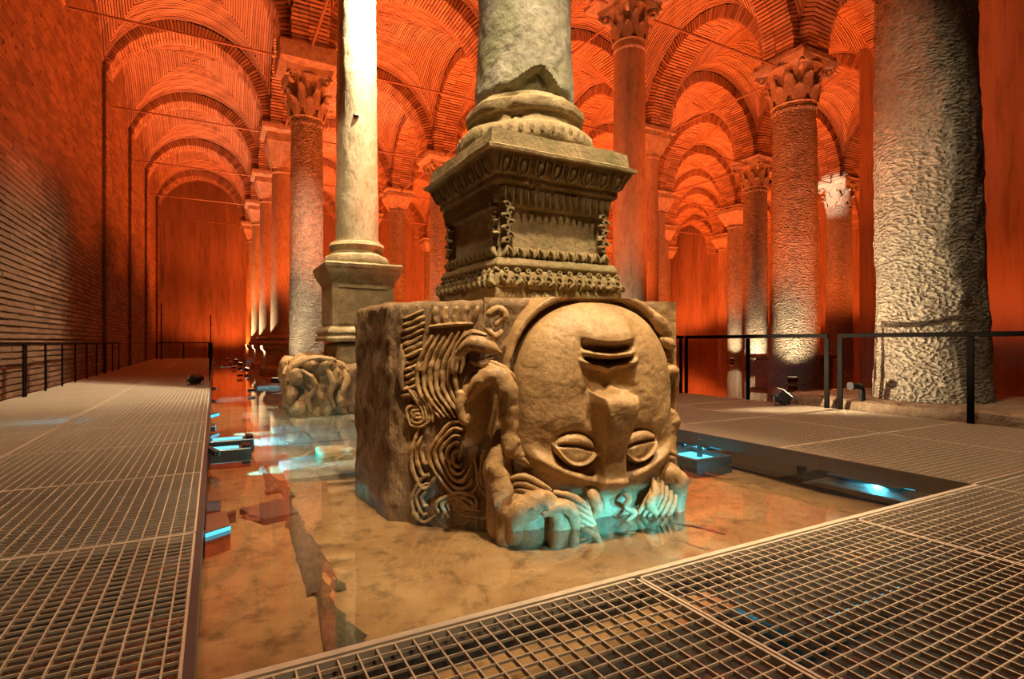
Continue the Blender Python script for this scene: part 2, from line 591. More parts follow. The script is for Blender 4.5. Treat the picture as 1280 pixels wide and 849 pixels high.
# ------------------------------------------------------------------ ceiling: vault webs and arch rings
ceiling = bpy.data.objects.new('ceiling', None); C.objects.link(ceiling)
tag(ceiling, 'brick cross vaults on arches over the whole cistern', kind='structure')
AW = 2.84
def f_web(s):
    return ZS + 3.25 * math.sqrt(max(0.0, 1 - (s / 2.98) ** 2))
def web_mesh():
    mb = MB()
    K = 34; seg = 14
    r2 = random.Random(3)
    def pt(x, y, lift, m):
        z = f_web(min(abs(x), abs(y))) + 0.30 * (1 - (m / AW) ** 2) + lift
        return (x, y, z)
    for k in range(K):
        m0 = AW * k / K; m1 = AW * (k + 0.70) / K; m2 = AW * (k + 1) / K
        jit = r2.uniform(-0.008, 0.008)
        for side in range(4):
            rows = []
            for m, lift in ((m0, jit), (m1, jit), (m1 + 0.002, 0.05), (m2 - 0.002, 0.05)):
                m = max(m, 0.001)
                row = []
                for q in range(seg + 1):
                    t = -m + 2 * m * q / seg
                    x, y = ((t, m), (m, -t), (-t, -m), (-m, t))[side]
                    wv = 0.012 * math.sin(q * 2.1 + k * 0.7 + side)
                    row.append(pt(x, y, lift + wv * (lift < 0.03), m))
                rows.append(row)
            mb.grid(np.array(rows))
    me = mb.mesh('vault_web', M['vault'], smooth=False)
    me.materials.append(M['joint'])
    idx = np.zeros(len(me.polygons), dtype=np.int32)
    per = 3 * seg
    q = np.arange(len(idx)) % per
    idx[q >= seg] = 1
    me.polygons.foreach_set('material_index', idx)
    return me
WEB = web_mesh()
def ring_mesh():
    """arch of radial bricks in the XZ plane, span 2*2.57, thickness across y"""
    mb = MB()
    r2 = random.Random(5)
    a_in, a_out = 2.57, 3.0
    n = 78
    for k in range(n):
        for lay, (y0, y1) in enumerate(((-0.5, 0.06), (0.075, 0.5))):
            t0 = math.pi * (k + 0.14) / n; t1 = math.pi * (k + 0.80) / n
            d = r2.uniform(-0.018, 0.018)
            e = r2.uniform(-0.035, 0.02)
            ya, yb = (y0 + e, y1) if lay == 0 else (y0, y1 - e)
            vs = []
            for yy in (ya, yb):
                for t in (t0, t1):
                    for ra, rz in ((a_in + d, RISE + d), (a_out, RISE + 0.43)):
                        vs.append((-ra * math.cos(t), yy, rz * math.sin(t)))
            mb.add(vs, [(0, 1, 3, 2), (4, 6, 7, 5), (0, 4, 5, 1), (2, 3, 7, 6), (0, 2, 6, 4), (1, 5, 7, 3)])
    for k in range(48):   # mortar bed just behind the brick faces
        t0, t1 = math.pi * k / 48, math.pi * (k + 1) / 48
        vs = []
        for yy in (-0.47, 0.47):
            for t in (t0, t1):
                for ra, rz in ((a_in + 0.075, RISE + 0.075), (a_out - .01, RISE + 0.42)):
                    vs.append((-ra * math.cos(t), yy, rz * math.sin(t)))
        mb.add(vs, [(0, 1, 3, 2), (4, 6, 7, 5), (0, 2, 6, 4)])
    me = mb.mesh('arch_ring', M['arch'], smooth=False)
    me.materials.append(M['joint'])
    idx = np.zeros(len(me.polygons), dtype=np.int32); idx[n * 2 * 6:] = 1
    me.polygons.foreach_set('material_index', idx)
    return me
RING = ring_mesh()
def in_view(x, y, m=0.35):
    d = x * math.sin(YAW) + y * math.cos(YAW); r = x * math.cos(YAW) - y * math.sin(YAW)
    return d > 2 and abs(r / d) < 0.934 + m
NI, NJ = 7, 7
for i in range(0, NI):
    xl = WALL_X if i == 0 else colx(i) + 0.5
    xr = colx(i + 1) - 0.5
    for j in range(0, NJ):
        yl = coly(j) + 0.5; yr = min(coly(j + 1) - 0.5, BACK_Y)
        cx, cyy = (xl + xr) / 2, (yl + yr) / 2
        if not in_view(cx, cyy, 0.9) or (cx > RWALL_X + 1 and cyy < RWALL_Y - 1):
            continue
        o = inst('vault_web', WEB, ceiling, (cx, cyy, 0), None, ((xr - xl) / 2 / AW, (yr - yl) / 2 / AW, 1))
        o['kind'] = 'stuff'
for i in range(0, NI):
    for j in range(0, NJ):
        xl = WALL_X + 0.05 if i == 0 else colx(i) + 0.77
        xr = colx(i + 1) - 0.77
        cx = (xl + xr) / 2
        if in_view(cx, coly(j), 0.7) and not (cx > RWALL_X and coly(j) < RWALL_Y - 1):
            o = inst('arch_ring', RING, ceiling, (cx, coly(j), ZS), None, ((xr - xl) / 2 / 2.57, 1, 1)); o['kind'] = 'stuff'
        if i > 0 and in_view(colx(i), coly(j) + 3.2, 0.7) and not (colx(i) > RWALL_X and coly(j) + 3 < RWALL_Y - 1):
            yl = coly(j) + 0.77; yr = min(coly(j + 1) - 0.77, BACK_Y)
            o = inst('arch_ring', RING, ceiling, (colx(i), (yl + yr) / 2, ZS), (0, 0, math.pi / 2), ((yr - yl) / 2 / 2.57, 1, 1)); o['kind'] = 'stuff'

# ------------------------------------------------------------------ tie rods
def tie_rod(p, q, label):
    mb = MB()
    mb.tube([p, q], 0.034, 6)
    o = mb.build('tie_rod', M['rod'])
    tag(o, label, 'tie rod', 'iron tie rods between the arches')
ORD = ['first', 'second', 'third', 'fourth', 'fifth', 'sixth', 'seventh', 'eighth', 'ninth']
ROD_Z = 9.35
for j in range(2, NJ):
    tie_rod((WALL_X + 0.2, coly(j), ROD_Z), (colx(1) - 0.6, coly(j), ROD_Z), 'iron tie rod across the left nave from brick wall to %s column of its row' % ORD[j])
for i in range(1, 6):
    for j in range(1, 6):
        if in_view((colx(i) + colx(i + 1)) / 2, coly(j), 0.1) and not (colx(i + 1) > RWALL_X and coly(j) < RWALL_Y):
            tie_rod((colx(i) + 0.6, coly(j), ROD_Z), (colx(i + 1) - 0.6, coly(j), ROD_Z), 'cross tie rod from %s to %s column row at the %s columns' % (ORD[i - 1], ORD[i], ORD[j]))
        if in_view(colx(i), coly(j) + 3, 0.1) and not (colx(i) > RWALL_X and coly(j) < RWALL_Y):
            tie_rod((colx(i), coly(j) + 0.6, ROD_Z), (colx(i), coly(j + 1) - 0.6, ROD_Z), 'lengthwise tie rod in %s column row between its %s and %s columns' % (ORD[i - 1], ORD[j], ORD[j + 1]))

# ------------------------------------------------------------------ columns
def leaf_mesh():
    mb = MB()
    rows = []
    L = 9
    for k in range(L):
        t = k / (L - 1)
        wv = 0.5 * (math.sin(math.pi * min(1, 0.25 + 0.8 * t)) ** 0.7) * (1 - 0.15 * (k % 2))
        out = 0.02 + 0.10 * t + 0.42 * max(0, t - 0.55) ** 1.2
        z = t if t < 0.82 else 0.82 - (t - 0.82) * 0.6
        row = []
        for q in range(5):
            s = (q - 2) / 2
            row.append((s * wv, out + 0.05 * (1 - abs(s)) + 0.04 * (abs(s) == 0.5), z - 0.06 * abs(s)))
        rows.append(row)
    mb.grid(np.array(rows))
    rows2 = [[(p[0], p[1] - 0.10, p[2]) for p in r] for r in rows]
    mb.grid(np.array(rows2)[::-1])
    return mb.mesh('leaf', M['capital'])
LEAF = leaf_mesh()
VOL = None
def volute_mesh():
    mb = MB()
    pts = []; rad = []
    for k in range(22):
        a = k * 0.55
        r = 0.16 * (1 - k / 25.0)
        pts.append((r * math.cos(a), 0, r * math.sin(a))); rad.append(0.045 * (1 - k / 40))
    mb.tube(pts, rad, 6)
    return mb.mesh('volute', M['capital'])
VOL = volute_mesh()

def shaft_mesh(r0, r1, z0, z1, mat, rough=0.0, lean=(0, 0), n=40, collar=True, flare=0.0, seed=0.0):
    prof = []
    steps = 60 if rough else 26
    for k in range(steps + 1):
        t = k / steps
        r = r0 + (r1 - r0) * t + flare * max(0, 1 - t * 12) ** 1.3
        prof.append((r, z0 + (z1 - z0) * t))
    if collar:
        zc = z1
        prof = [p for p in prof if p[1] < zc - 0.22] + [(r1, zc - 0.2), (r1 * 1.07, zc - 0.17), (r1 * 1.09, zc - 0.12), (r1 * 1.03, zc - 0.07), (r1 * 1.05, zc)]
    def wob(a, z):
        return rough * (fnoise((math.cos(a) * 1.7 + seed, math.sin(a) * 1.7, z * 1.1), 4) + 0.7 * fnoise((math.cos(a) * 6 + seed, math.sin(a) * 6, z * 5), 2))
    mb = MB()
    mb.lathe(prof, n, lean=lean, wob=wob if rough else None)
    return mb.mesh('shaft', mat)

def corinthian(parent, r, z0, z1, mat=None):
    mat = mat or M['capital']
    H = z1 - z0
    mb = MB()
    mb.lathe([(r * 1.0, z0), (r * 1.1, z0 + .04), (r * 0.98, z0 + .09), (r * 0.96, z0 + H * .4), (r * 1.02, z0 + H * .7), (r * 1.3, z0 + H * .87)], 28)
    mb.build('capital_bell', mat, parent)
    for tier, (num, zz_, sz, rr) in enumerate(((8, z0 + 0.05, 0.48 * H, r * 0.97), (8, z0 + 0.18 * H, 0.62 * H, r * 1.0))):
        for k in range(num):
            a = 2 * math.pi * (k + 0.5 * tier) / num
            inst('leaf', LEAF, parent, (rr * math.cos(a), rr * math.sin(a), zz_), (0, 0, a - math.pi / 2), (0.66 * r, 0.62 * H * rnd.uniform(.8, 1.15), sz * rnd.uniform(.86, 1.04)))
    for k in range(4):
        a = math.pi / 4 + k * math.pi / 2
        inst('volute', VOL, parent, (r * 1.52 * math.cos(a), r * 1.52 * math.sin(a), z0 + H * .76), (0, 0, a), (1.1, 1.5, 1.1))
    ab = MB()
    h = r * 1.42
    vs = []
    nseg = 6
    for z, hh in ((z0 + H * .86, h * 0.96), (z0 + H * .93, h * 1.02), (z1, h * 1.04)):
        for sd in range(4):
            for q in range(nseg):
                t = -1 + 2 * q / nseg
                dep = 1 - 0.16 * (1 - t * t)
                p = ((t, -dep), (dep, t), (-t, dep), (-dep, -t))[sd]
                vs.append((p[0] * hh, p[1] * hh, z))
    nn = 4 * nseg
    fs = [tuple(reversed(range(nn))), tuple(range(2 * nn, 3 * nn))]
    for k in range(2):
        for q in range(nn):
            fs.append((k * nn + q, k * nn + (q + 1) % nn, k * nn + nn + (q + 1) % nn, k * nn + nn + q))
    ab.add(vs, fs)
    ab.build('abacus', mat, parent, angle=30)

def impost_cap(parent, r, z0, z1, mat=None):
    mat = mat or M['capital']
    mb = MB()
    H = z1 - z0
    mb.sqprofile(0, 0, [(r * 0.92, z0), (r * 0.98, z0 + .04), (r * 1.5, z0 + H * .72), (r * 1.56, z0 + H * .76), (r * 1.56, z1)])
    mb.build('capital', mat, parent, angle=20)

def attic_base(parent, r, z, mat, square=True):
    mb = MB()
    if square:
        mb.bbox(-r * 1.42, r * 1.42, -r * 1.42, r * 1.42, z, z + 0.16, 0.015)
        z += 0.16
    mb.lathe([(r * 1.32, z), (r * 1.40, z + .04), (r * 1.42, z + .08), (r * 1.38, z + .13), (r * 1.22, z + .16), (r * 1.15, z + .22), (r * 1.2, z + .27), (r * 1.26, z + .31), (r * 1.22, z + .36), (r * 1.06, z + .39), (r * 1.0, z + .44)], 40)
    mb.build('base', mat, parent, angle=35)
    return z + 0.42

def pier_over(parent, z0):
    """impost block and brick springer that carries the arches"""
    mb = MB()
    mb.sqprofile(0, 0, [(0.66, z0), (0.80, z0 + 0.10), (0.82, max(z0 + 0.14, ZS - 0.12)), (0.82, ZS)])
    mb.build('impost_block', M['capital'], parent, angle=20)
    mb = MB()
    z = ZS
    k = 0
    while z < ZS + 1.5:
        h = 0.80 - 0.17 * (z - ZS)
        e = 0.0 if k % 2 == 0 else -0.03
        mb.box(-0.5 + e * .3, 0.5 - e * .3, -0.5 + e * .3, 0.5 - e * .3, z, z + 0.06)
        z += 0.085; k += 1
    mb.box(-0.45, 0.45, -0.45, 0.45, ZS, 13.0)
    mb.build('springer', M['arch'], parent, smooth=False)

COLS = {}
def column(i, j, r0, r1, zc0, zc1, cap, mat, z0=BED_Z, base=None, rough=0.0, lean=(0, 0), dx=0, dy=0, flare=0.0, label=None, collar=True, pier=True):
    x, y = colx(i) + dx, coly(j) + dy
    t = thing('stone_column', label, 'column', (x, y, 0), 0, 'columns of the cistern')
    zb = z0
    if base == 'attic':
        zb = attic_base(t, r0, z0, M['capital'])
    elif base == 'tall':
        mb = MB()
        mb.sqprofile(0, 0, [(r0 * 1.75, z0), (r0 * 1.75, z0 + .3), (r0 * 1.5, z0 + .42), (r0 * 1.45, z0 + .95), (r0 * 1.6, z0 + 1.02), (r0 * 1.7, z0 + 1.1), (r0 * 1.7, z0 + 1.2)])
        mb.build('plinth', M['capital'], t, angle=25)
        zb = attic_base(t, r0, z0 + 1.2, M['capital'], square=False)
    elif base == 'round':
        mb = MB()
        mb.lathe([(r0 * 1.5, z0), (r0 * 1.5, z0 + 0.25), (r0 * 1.2, z0 + 0.3)], 24)
        mb.build('base', M['capital'], t, angle=30)
        zb = z0 + 0.28
    me = shaft_mesh(r0, r1, zb, zc0, mat, rough, lean, 72 if rough > 0.03 else 36, collar, flare, seed=i * 3.1 + j * 7.7)
    inst('shaft', me, t)
    top = thing_off = None
    off = (lean[0] * (zc0 - zb), lean[1] * (zc0 - zb))
    if cap == 'corinthian':
        corinthian(t, r1 * 1.02, zc0, zc1)
    elif cap == 'impost':
        impost_cap(t, r1 * 1.02, zc0, zc1)
    if pier:
        pier_over(t, zc1)
    return t

def vis(i, j):
    x, y = colx(i), coly(j)
    if not in_view(x, y, 0.08): return False
    if x > RWALL_X - 0.5 and y < RWALL_Y + 1: return False
    if x > RWALL_X:   # behind the right wall
        yy = y * RWALL_X / x
        if yy < RWALL_Y - 0.6: return False
    return True

# labelled columns -----------------------------------------------------------
SPEC = {
 (1, 2): dict(r0=.50, r1=.44, zc0=7.55, zc1=8.95, cap='corinthian', mat='col_rough', rough=.02, z0=BED_Z, label='rough grey column with dark leafy capital behind the brightly lit pale column'),
 (1, 3): dict(r0=.46, r1=.40, zc0=7.9, zc1=9.2, cap='impost', mat='col_smooth', base='tall', label='smooth dark column on a tall moulded plinth, fourth of the left row'),
 (1, 4): dict(r0=.44, r1=.40, zc0=8.2, zc1=9.2, cap='impost', mat='col_smooth', base='tall', label='slender brown column, fifth of the left row beside the nave'),
 (1, 5): dict(r0=.44, r1=.40, zc0=8.3, zc1=9.2, cap='impost', mat='col_pale', base='tall', label='pale lit column, sixth of the left row beside the nave'),
 (1, 6): dict(r0=.44, r1=.40, zc0=8.3, zc1=9.2, cap='impost', mat='col_pale', base='attic', label='far pale column ending the left row by the red end wall'),
 (2, 0): dict(r0=.70, r1=.56, zc0=7.6, zc1=9.1, cap='corinthian', mat='col_rough', rough=.035, z0=0.16, flare=.05, lean=(-.035, 0), dx=.28, label='huge hammered column on a stone slab behind the right railing'),
 (2, 1): dict(r0=.44, r1=.38, zc0=8.45, zc1=9.45, cap='corinthian', mat='col_smooth', base='attic', dx=.1, label='smooth slim column with leafy capital just right of the carved pedestal'),
 (2, 2): dict(r0=.45, r1=.40, zc0=8.4, zc1=9.3, cap='impost', mat='col_smooth', label='column largely hidden behind the main pedestal shaft'),
 (2, 3): dict(r0=.46, r1=.40, zc0=8.2, zc1=9.2, cap='corinthian', mat='col_rough', rough=.01, base='attic', label='column close beside the carved pedestal, seen along its dark side'),
 (2, 4): dict(r0=.50, r1=.45, zc0=8.5, zc1=9.3, cap='impost', mat='col_rough', rough=.01, base='attic', label='red-lit column with wide flat capital, standing between the two pedestals'),
 (3, 1): dict(r0=.72, r1=.60, zc0=8.2, zc1=9.5, cap='corinthian', mat='col_rough', rough=.03, label='thick pitted column with broken leafy capital behind the right railing'),
 (3, 2): dict(r0=.45, r1=.42, zc0=8.7, zc1=9.5, cap='impost', mat='col_smooth', label='smooth reddish column with sharp flat impost capital near the slim column'),
 (4, 2): dict(r0=.58, r1=.52, zc0=8.2, zc1=9.4, cap='corinthian', mat='col_rough', rough=.02, label='pitted column brightly uplit at its foot, left of the thick pitted column'),
 (5, 2): dict(r0=.66, r1=.58, zc0=8.1, zc1=9.4, cap='corinthian', mat='col_rough', rough=.015, label='column with glowing white capital in front of the red wall end'),
 (5, 3): dict(r0=.56, r1=.50, zc0=8.4, zc1=9.4, cap='impost', mat='col_rough', rough=.015, label='pitted column with pale flat capital, close left of the uplit column'),
}
for i in range(1, 7):
    for j in range(0, 7):
        if (i, j) in ((1, 0), (1, 1)) or not vis(i, j) or (i == 4 and j == 1):
            continue
        if (i, j) in SPEC:
            d = dict(SPEC[(i, j)])
        else:
            pick = (i * 5 + j * 3) % 4
            d = dict(r0=.46 + .03 * pick, r1=.42 + .02 * pick, zc0=8.5, zc1=9.4, cap='impost',
                     mat='col_rough' if pick in (1, 3) else 'col_smooth', rough=.01 if pick in (1, 3) else 0,
                     label='%s distant column, %s in the %s row from the brick wall' % ('pitted' if pick in (1, 3) else 'smooth', ORD[j], ORD[i - 1]))
        d['mat'] = M[d['mat']]
        COLS[(i, j)] = column(i, j, **d)
# springer stumps carried over the two carved-head columns are built with them below

# stone slab under the huge column
mb = MB()
nn = 40
rows = []
for (zz_, inset) in ((-0.33, 0.0), (0.02, 0.0), (0.12, 0.03), (0.155, 0.12), (0.16, 0.4)):
    row_ = []
    for k in range(nn + 1):
        a = 2 * math.pi * (k % nn) / nn
        ca, sa = math.cos(a), math.sin(a)
        rr = 1.0 / ((abs(ca) / 1.45) ** 5 + (abs(sa) / 2.15) ** 5) ** 0.2
        rr += 0.12 * fnoise((ca * 2, sa * 2, 5), 3) - inset
        row_.append((9.72 + rr * ca, 3.9 + rr * sa, zz_ + 0.02 * fnoise((ca * 5, sa * 5, zz_ * 9), 2)))
    rows.append(row_)
rows.append([(9.72, 3.9, 0.165)] * (nn + 1))
mb.grid(np.array(rows)[:, ::-1])
tag(mb.build('stone_slab', M['slab']), 'rough low stone slab carrying the huge hammered column', 'slab')

# sunken slab behind the thick pitted column, seen between the railing posts
mb = MB()
mb.bbox(18.4, 20.9, 12.6, 14.2, -0.3, 0.38, 0.05)
mb.bbox(18.3, 20.9, 12.4, 14.4, 0.38, 0.55, 0.03)
tag(mb.build('stone_trough', M['slab'], angle=20), 'low stone ledge standing in water beside the red wall', 'ledge')

# ------------------------------------------------------------------ main pedestal and column
PCX, PCY = 2.42, 4.22
HALF = 0.64
TOPZ = 1.30
def curved(prof_pts, n=6):
    """smooth list of (half, z) control points by Catmull-Rom"""
    out = []
    P_ = [prof_pts[0]] + prof_pts + [prof_pts[-1]]
    for k in range(1, len(P_) - 2):
        for q in range(n):
            t = q / n
            r = []
            for c in range(2):
                p0, p1, p2, p3 = P_[k - 1][c], P_[k][c], P_[k + 1][c], P_[k + 2][c]
                r.append(0.5 * (2 * p1 + (p2 - p0) * t + (2 * p0 - 5 * p1 + 4 * p2 - p3) * t * t + (3 * p1 - p0 - 3 * p2 + p3) * t ** 3))
            out.append(tuple(r))
    out.append(prof_pts[-1])
    return out

def rough_square(prof, cx, cy, amp, n=24, seed=0.0, mb=None):
    """square mouldings with worn, uneven surfaces"""
    mb = mb or MB()
    rows = []
    for h, z in prof:
        row_ = []
        for sd in range(4):
            for q in range(n):
                t = -1 + 2 * q / n
                p = ((t, -1), (1, t), (-t, 1), (-1, -t))[sd]
                e = amp * fnoise((cx + p[0] * h * 4 + seed, cy + p[1] * h * 4, z * 4), 4)
                corner = max(0.0, abs(t) - 0.93) * 0.25 * amp / 0.02
                row_.append((cx + p[0] * (h + e - corner * .15), cy + p[1] * (h + e - corner * .15), z + e * 0.5))
        row_.append(row_[0])
        rows.append(row_)
    mb.grid(np.array(rows))
    k = len(rows) * 0
    mb.add([r for r in rows[-1][:-1]], [tuple(range(len(rows[-1]) - 1))])
    mb.add([r for r in rows[0][:-1]], [tuple(reversed(range(len(rows[0]) - 1)))])
    return mb

# egg-and-dart and leaf pieces (shared meshes)
def egg_mesh():
    mb = MB(); mb.ball((0, 0, 0), (0.028, 0.022, 0.05), 8, 6); return mb.mesh('egg', M['ped'])
def egg_frame_mesh():
    mb = MB()
    pts = [(0.046 * math.cos(a), -0.006, -0.012 + 0.062 * math.sin(a)) for a in np.linspace(math.pi * 0.98, math.pi * 2.02, 9)]
    pts = [(-0.046, -0.006, 0.055)] + pts + [(0.046, -0.006, 0.055)]
    mb.tube(pts, 0.011, 5); return mb.mesh('egg_frame', M['ped'])
def dart_mesh():
    mb = MB(); mb.add([(-.012, 0, .05), (.012, 0, .05), (0, 0, -.06), (0, -.022, .03)], [(0, 3, 1), (0, 2, 3), (1, 3, 2)]); return mb.mesh('dart', M['ped'], smooth=False)
def tongue_mesh():
    mb = MB()
    rows = []
    for k in range(6):
        t = k / 5
        wv = 0.030 * math.sin(math.pi * (0.3 + 0.65 * t)) + 0.002
        rows.append([(-wv, 0, .07 - .14 * t), (-wv * .5, -.016, .07 - .14 * t), (0, -.024, .07 - .14 * t), (wv * .5, -.016, .07 - .14 * t), (wv, 0, .07 - .14 * t)])
    mb.grid(np.array(rows))
    return mb.mesh('carved_leaf', M['ped'])
def curl_mesh():
    mb = MB()
    pts = []; rad = []
    for k in range(14):
        a = k * 0.5
        r = 0.04 * (1 - k / 18)
        pts.append((r * math.cos(a), -0.008, r * math.sin(a))); rad.append(0.018 - 0.0006 * k)
    mb.tube(pts, rad, 5)
    return mb.mesh('carved_curl', M['ped'])
def chevron_mesh():
    mb = MB()
    for s in (-1, 1):
        mb.tube([(s * 0.045, -0.002, -0.04), (s * 0.022, -0.02, 0.0), (0.0, -0.014, 0.045)], [0.012, 0.018, 0.009], 5)
    mb.ball((0, -0.008, -0.02), (.012, .012, .025), 6, 4)
    return mb.mesh('carved_leaf', M['ped'])
EGG, EGGF, DART, TONGUE, CURL, CHEV = egg_mesh(), egg_frame_mesh(), dart_mesh(), tongue_mesh(), curl_mesh(), chevron_mesh()

def face_place(name, me, parent, side, along, half, z, scale=(1, 1, 1), tilt=0.0, roll=0.0):
    """put a carved piece on side 0 (front, -Y) or 1 (left, -X) of a square member of half width"""
    a = (0, -math.pi / 2)[side]
    Rm = Matrix.Rotation(a, 4, 'Z') @ Matrix.Rotation(tilt, 4, 'X') @ Matrix.Rotation(roll, 4, 'Y')
    loc = (along, -half, z) if side == 0 else (-half, -along, z)
    o = inst(name, me, parent)
    o.matrix_local = Matrix.Translation(loc) @ Rm @ Matrix.Diagonal((*scale, 1))
    return o

ped = thing('carved_pedestal', 'square carved pedestal with egg-and-dart cornice on the upside-down head', 'pedestal', (PCX, PCY, 0))
prof = [(0.60, TOPZ + 0.012), (0.615, 1.36), (0.60, 1.41)]
rough_square(prof, 0, 0, 0.035, 26, 2.0).build('rough_foot', M['ped'], ped, angle=60)
prof = curved([(0.575, 1.40), (0.60, 1.44), (0.585, 1.52), (0.545, 1.555)])
rough_square(prof, 0, 0, 0.012, 26, 3.0).build('base_moulding', M['ped'], ped, angle=60)
prof = curved([(0.55, 1.555), (0.575, 1.59), (0.55, 1.64), (0.53, 1.65)])
rough_square(prof, 0, 0, 0.008, 26, 4.0).build('base_torus', M['ped'], ped, angle=60)
rough_square([(0.528, 1.65), (0.515, 1.73), (0.505, 1.735)], 0, 0, 0.006, 26, 5.0).build('lower_frieze', M['ped'], ped, angle=60)
rough_square([(0.49, 1.73), (0.49, 1.80), (0.488, 1.87), (0.486, 1.95), (0.486, 2.06)], 0, 0, 0.012, 30, 6.0).build('dado', M['ped'], ped, angle=60)
for side in (0, 1):   # raised frame strips round the recessed panel
    for along in (-0.455, 0.455):
        m2 = MB(); m2.bbox(-0.045, 0.045, -0.03, 0.02, -0.17, 0.17, 0.008)
        face_place('panel_stile', m2.mesh('panel_stile', M['ped'], False), ped, side, along, 0.492, 1.90)
rough_square(curved([(0.49, 2.045), (0.515, 2.06), (0.53, 2.13), (0.545, 2.19), (0.56, 2.20)]), 0, 0, 0.006, 26, 7.0).build('upper_frieze', M['ped'], ped, angle=60)
rough_square(curved([(0.55, 2.195), (0.575, 2.22), (0.575, 2.265), (0.60, 2.28), (0.61, 2.30), (0.65, 2.385), (0.668, 2.42)]), 0, 0, 0.006, 26, 8.0).build('cornice_moulding', M['ped'], ped, angle=60)
rough_square([(0.662, 2.412), (0.690, 2.417), (0.694, 2.440), (0.672, 2.452), (0.650, 2.455)], 0, 0, 0.008, 30, 9.0).build('cornice_fillet', M['ped_pale'], ped, angle=50)
rough_square([(0.654, 2.453), (0.652, 2.47), (0.634, 2.575), (0.58, 2.587)], 0, 0, 0.014, 30, 9.5).build('cornice_slab', M['ped'], ped, angle=50)
for side in (0, 1):
    for k in range(8):
        al = -0.525 + 1.05 * k / 7
        face_place('egg', EGG, ped, side, al, 0.626, 2.332, (1, 1, 1), 0.50)
        face_place('egg_frame', EGGF, ped, side, al, 0.632, 2.332, (1, 1, 1), 0.50)
        if k < 7:
            face_place('dart', DART, ped, side, al + 0.075, 0.628, 2.332, (1, 1, 1), 0.50)
    for k in range(16):
        al = -0.495 + 0.99 * k / 15
        face_place('carved_leaf', TONGUE, ped, side, al, 0.533, 2.125, (1.0, 1.5, 0.85), 0.22, rnd.uniform(-.15, .15))
    for k in range(11):
        al = -0.46 + 0.92 * k / 10
        face_place('carved_leaf', CHEV, ped, side, al, 0.522, 1.692, (0.95, 1.5, 0.9), -0.15, rnd.uniform(-.2, .2))
    for k in range(12):
        al = -0.53 + 1.06 * k / 11
        face_place('carved_curl', CURL, ped, side, al, 0.592, 1.475, (1.05, 1.8, 0.95), -0.2, rnd.uniform(0, 3))
        face_place('carved_leaf', CHEV, ped, side, al + 0.045, 0.597, 1.445, (0.8, 1.5, 0.7), -0.1, rnd.uniform(-.5, .5))
        face_place('carved_curl', CURL, ped, side, al + 0.03, 0.562, 1.535, (0.6, 1.6, 0.55), -0.5, rnd.uniform(0, 3))
    for along in (-0.455, 0.455):
        for k in range(7):
            face_place('carved_curl', CURL, ped, side, along + (0.012 if k % 2 else -0.012), 0.522, 1.775 + 0.045 * k, (0.85 if k % 2 else -0.85, 1.7, 0.7), 0, rnd.uniform(-.6, .6))

mc = thing('stone_column', 'thick grey-green column with chipped foot rising from the carved pedestal', 'column', (PCX, PCY, 0), 0, 'columns of the cistern')
def wear(a, z):
    ang = math.atan2(math.sin(a - math.radians(228)), math.cos(a - math.radians(228)))
    bite = 0.035 * math.exp(-(ang / 0.35) ** 2) * (0.6 + fnoise((math.cos(a) * 5, math.sin(a) * 5, z * 9), 3)) if 2.7 < z < 3.03 else 0.0
    return 0.018 * fnoise((math.cos(a) * 4, math.sin(a) * 4, z * 6), 4) - max(0.0, bite)
mb = MB()
mb.lathe([(0.575, 2.58), (0.60, 2.61), (0.605, 2.66), (0.595, 2.72), (0.56, 2.76), (0.53, 2.77)], 64, wob=wear)
tor = mb.build('torus', M['ped_pale'], mc)
# leaf carving round the lower torus
bead = MB(); bead.ball((0, 0, 0), (0.016, 0.026, 0.05), 6, 5)
BEAD = bead.mesh('carved_leaf', M['ped'])
for k in range(44):
    a = 2 * math.pi * k / 44
    inst('carved_leaf', BEAD, mc, (0.592 * math.cos(a), 0.592 * math.sin(a), 2.675), (0, 0.0, a), (1, 1, 0.9))
mb = MB()
mb.lathe([(0.50, 2.765), (0.485, 2.79), (0.475, 2.84), (0.49, 2.875), (0.512, 2.88)], 64, wob=wear)
mb.build('scotia', M['ped_pale'], mc)
mb = MB()
mb.lathe([(0.49, 2.87), (0.508, 2.885), (0.518, 2.92), (0.51, 2.97), (0.478, 2.995), (0.45, 3.01), (0.43, 3.04)], 64, wob=wear)
mb.build('upper_torus', M['ped_pale'], mc)
# shaft with a broken notch at its foot facing the camera
prof = [(0.445, 3.0)] + [(0.436 - 0.0006 * k, 3.02 + 0.015 * k) for k in range(50)] + [(0.405, 3.80 + 0.12 * k) for k in range(41)]
def chip(a, z):
    e = wear(a, z) * 0.7
    ang = math.atan2(math.sin(a - math.radians(259)), math.cos(a - math.radians(259)))
    lim = 3.03 + 0.20 * max(0.0, 1 - abs(ang) / 0.95) + 0.015 * math.sin(a * 9)
    if ang > 0:
        lim = 3.03 + 0.22 * max(0.0, 1 - ang / 0.55)
    if abs(ang) < 0.95 and z < lim + 0.02:
        e -= 0.085 * min(1.0, (lim + 0.02 - z) / 0.03) * min(1.0, (0.95 - abs(ang)) / 0.2)
    if z < 3.12:
        e -= 0.05 * max(0.0, math.sin(a + 3.6)) * (3.12 - z) / 0.1
    return e
mb = MB()
mb.lathe(prof, 120, wob=chip)
mb.build('shaft', M['col_grey'], mc)
cap_par = mc
corinthian(mc, 0.42, 8.6, 9.4)
pier_over(mc, 9.4)

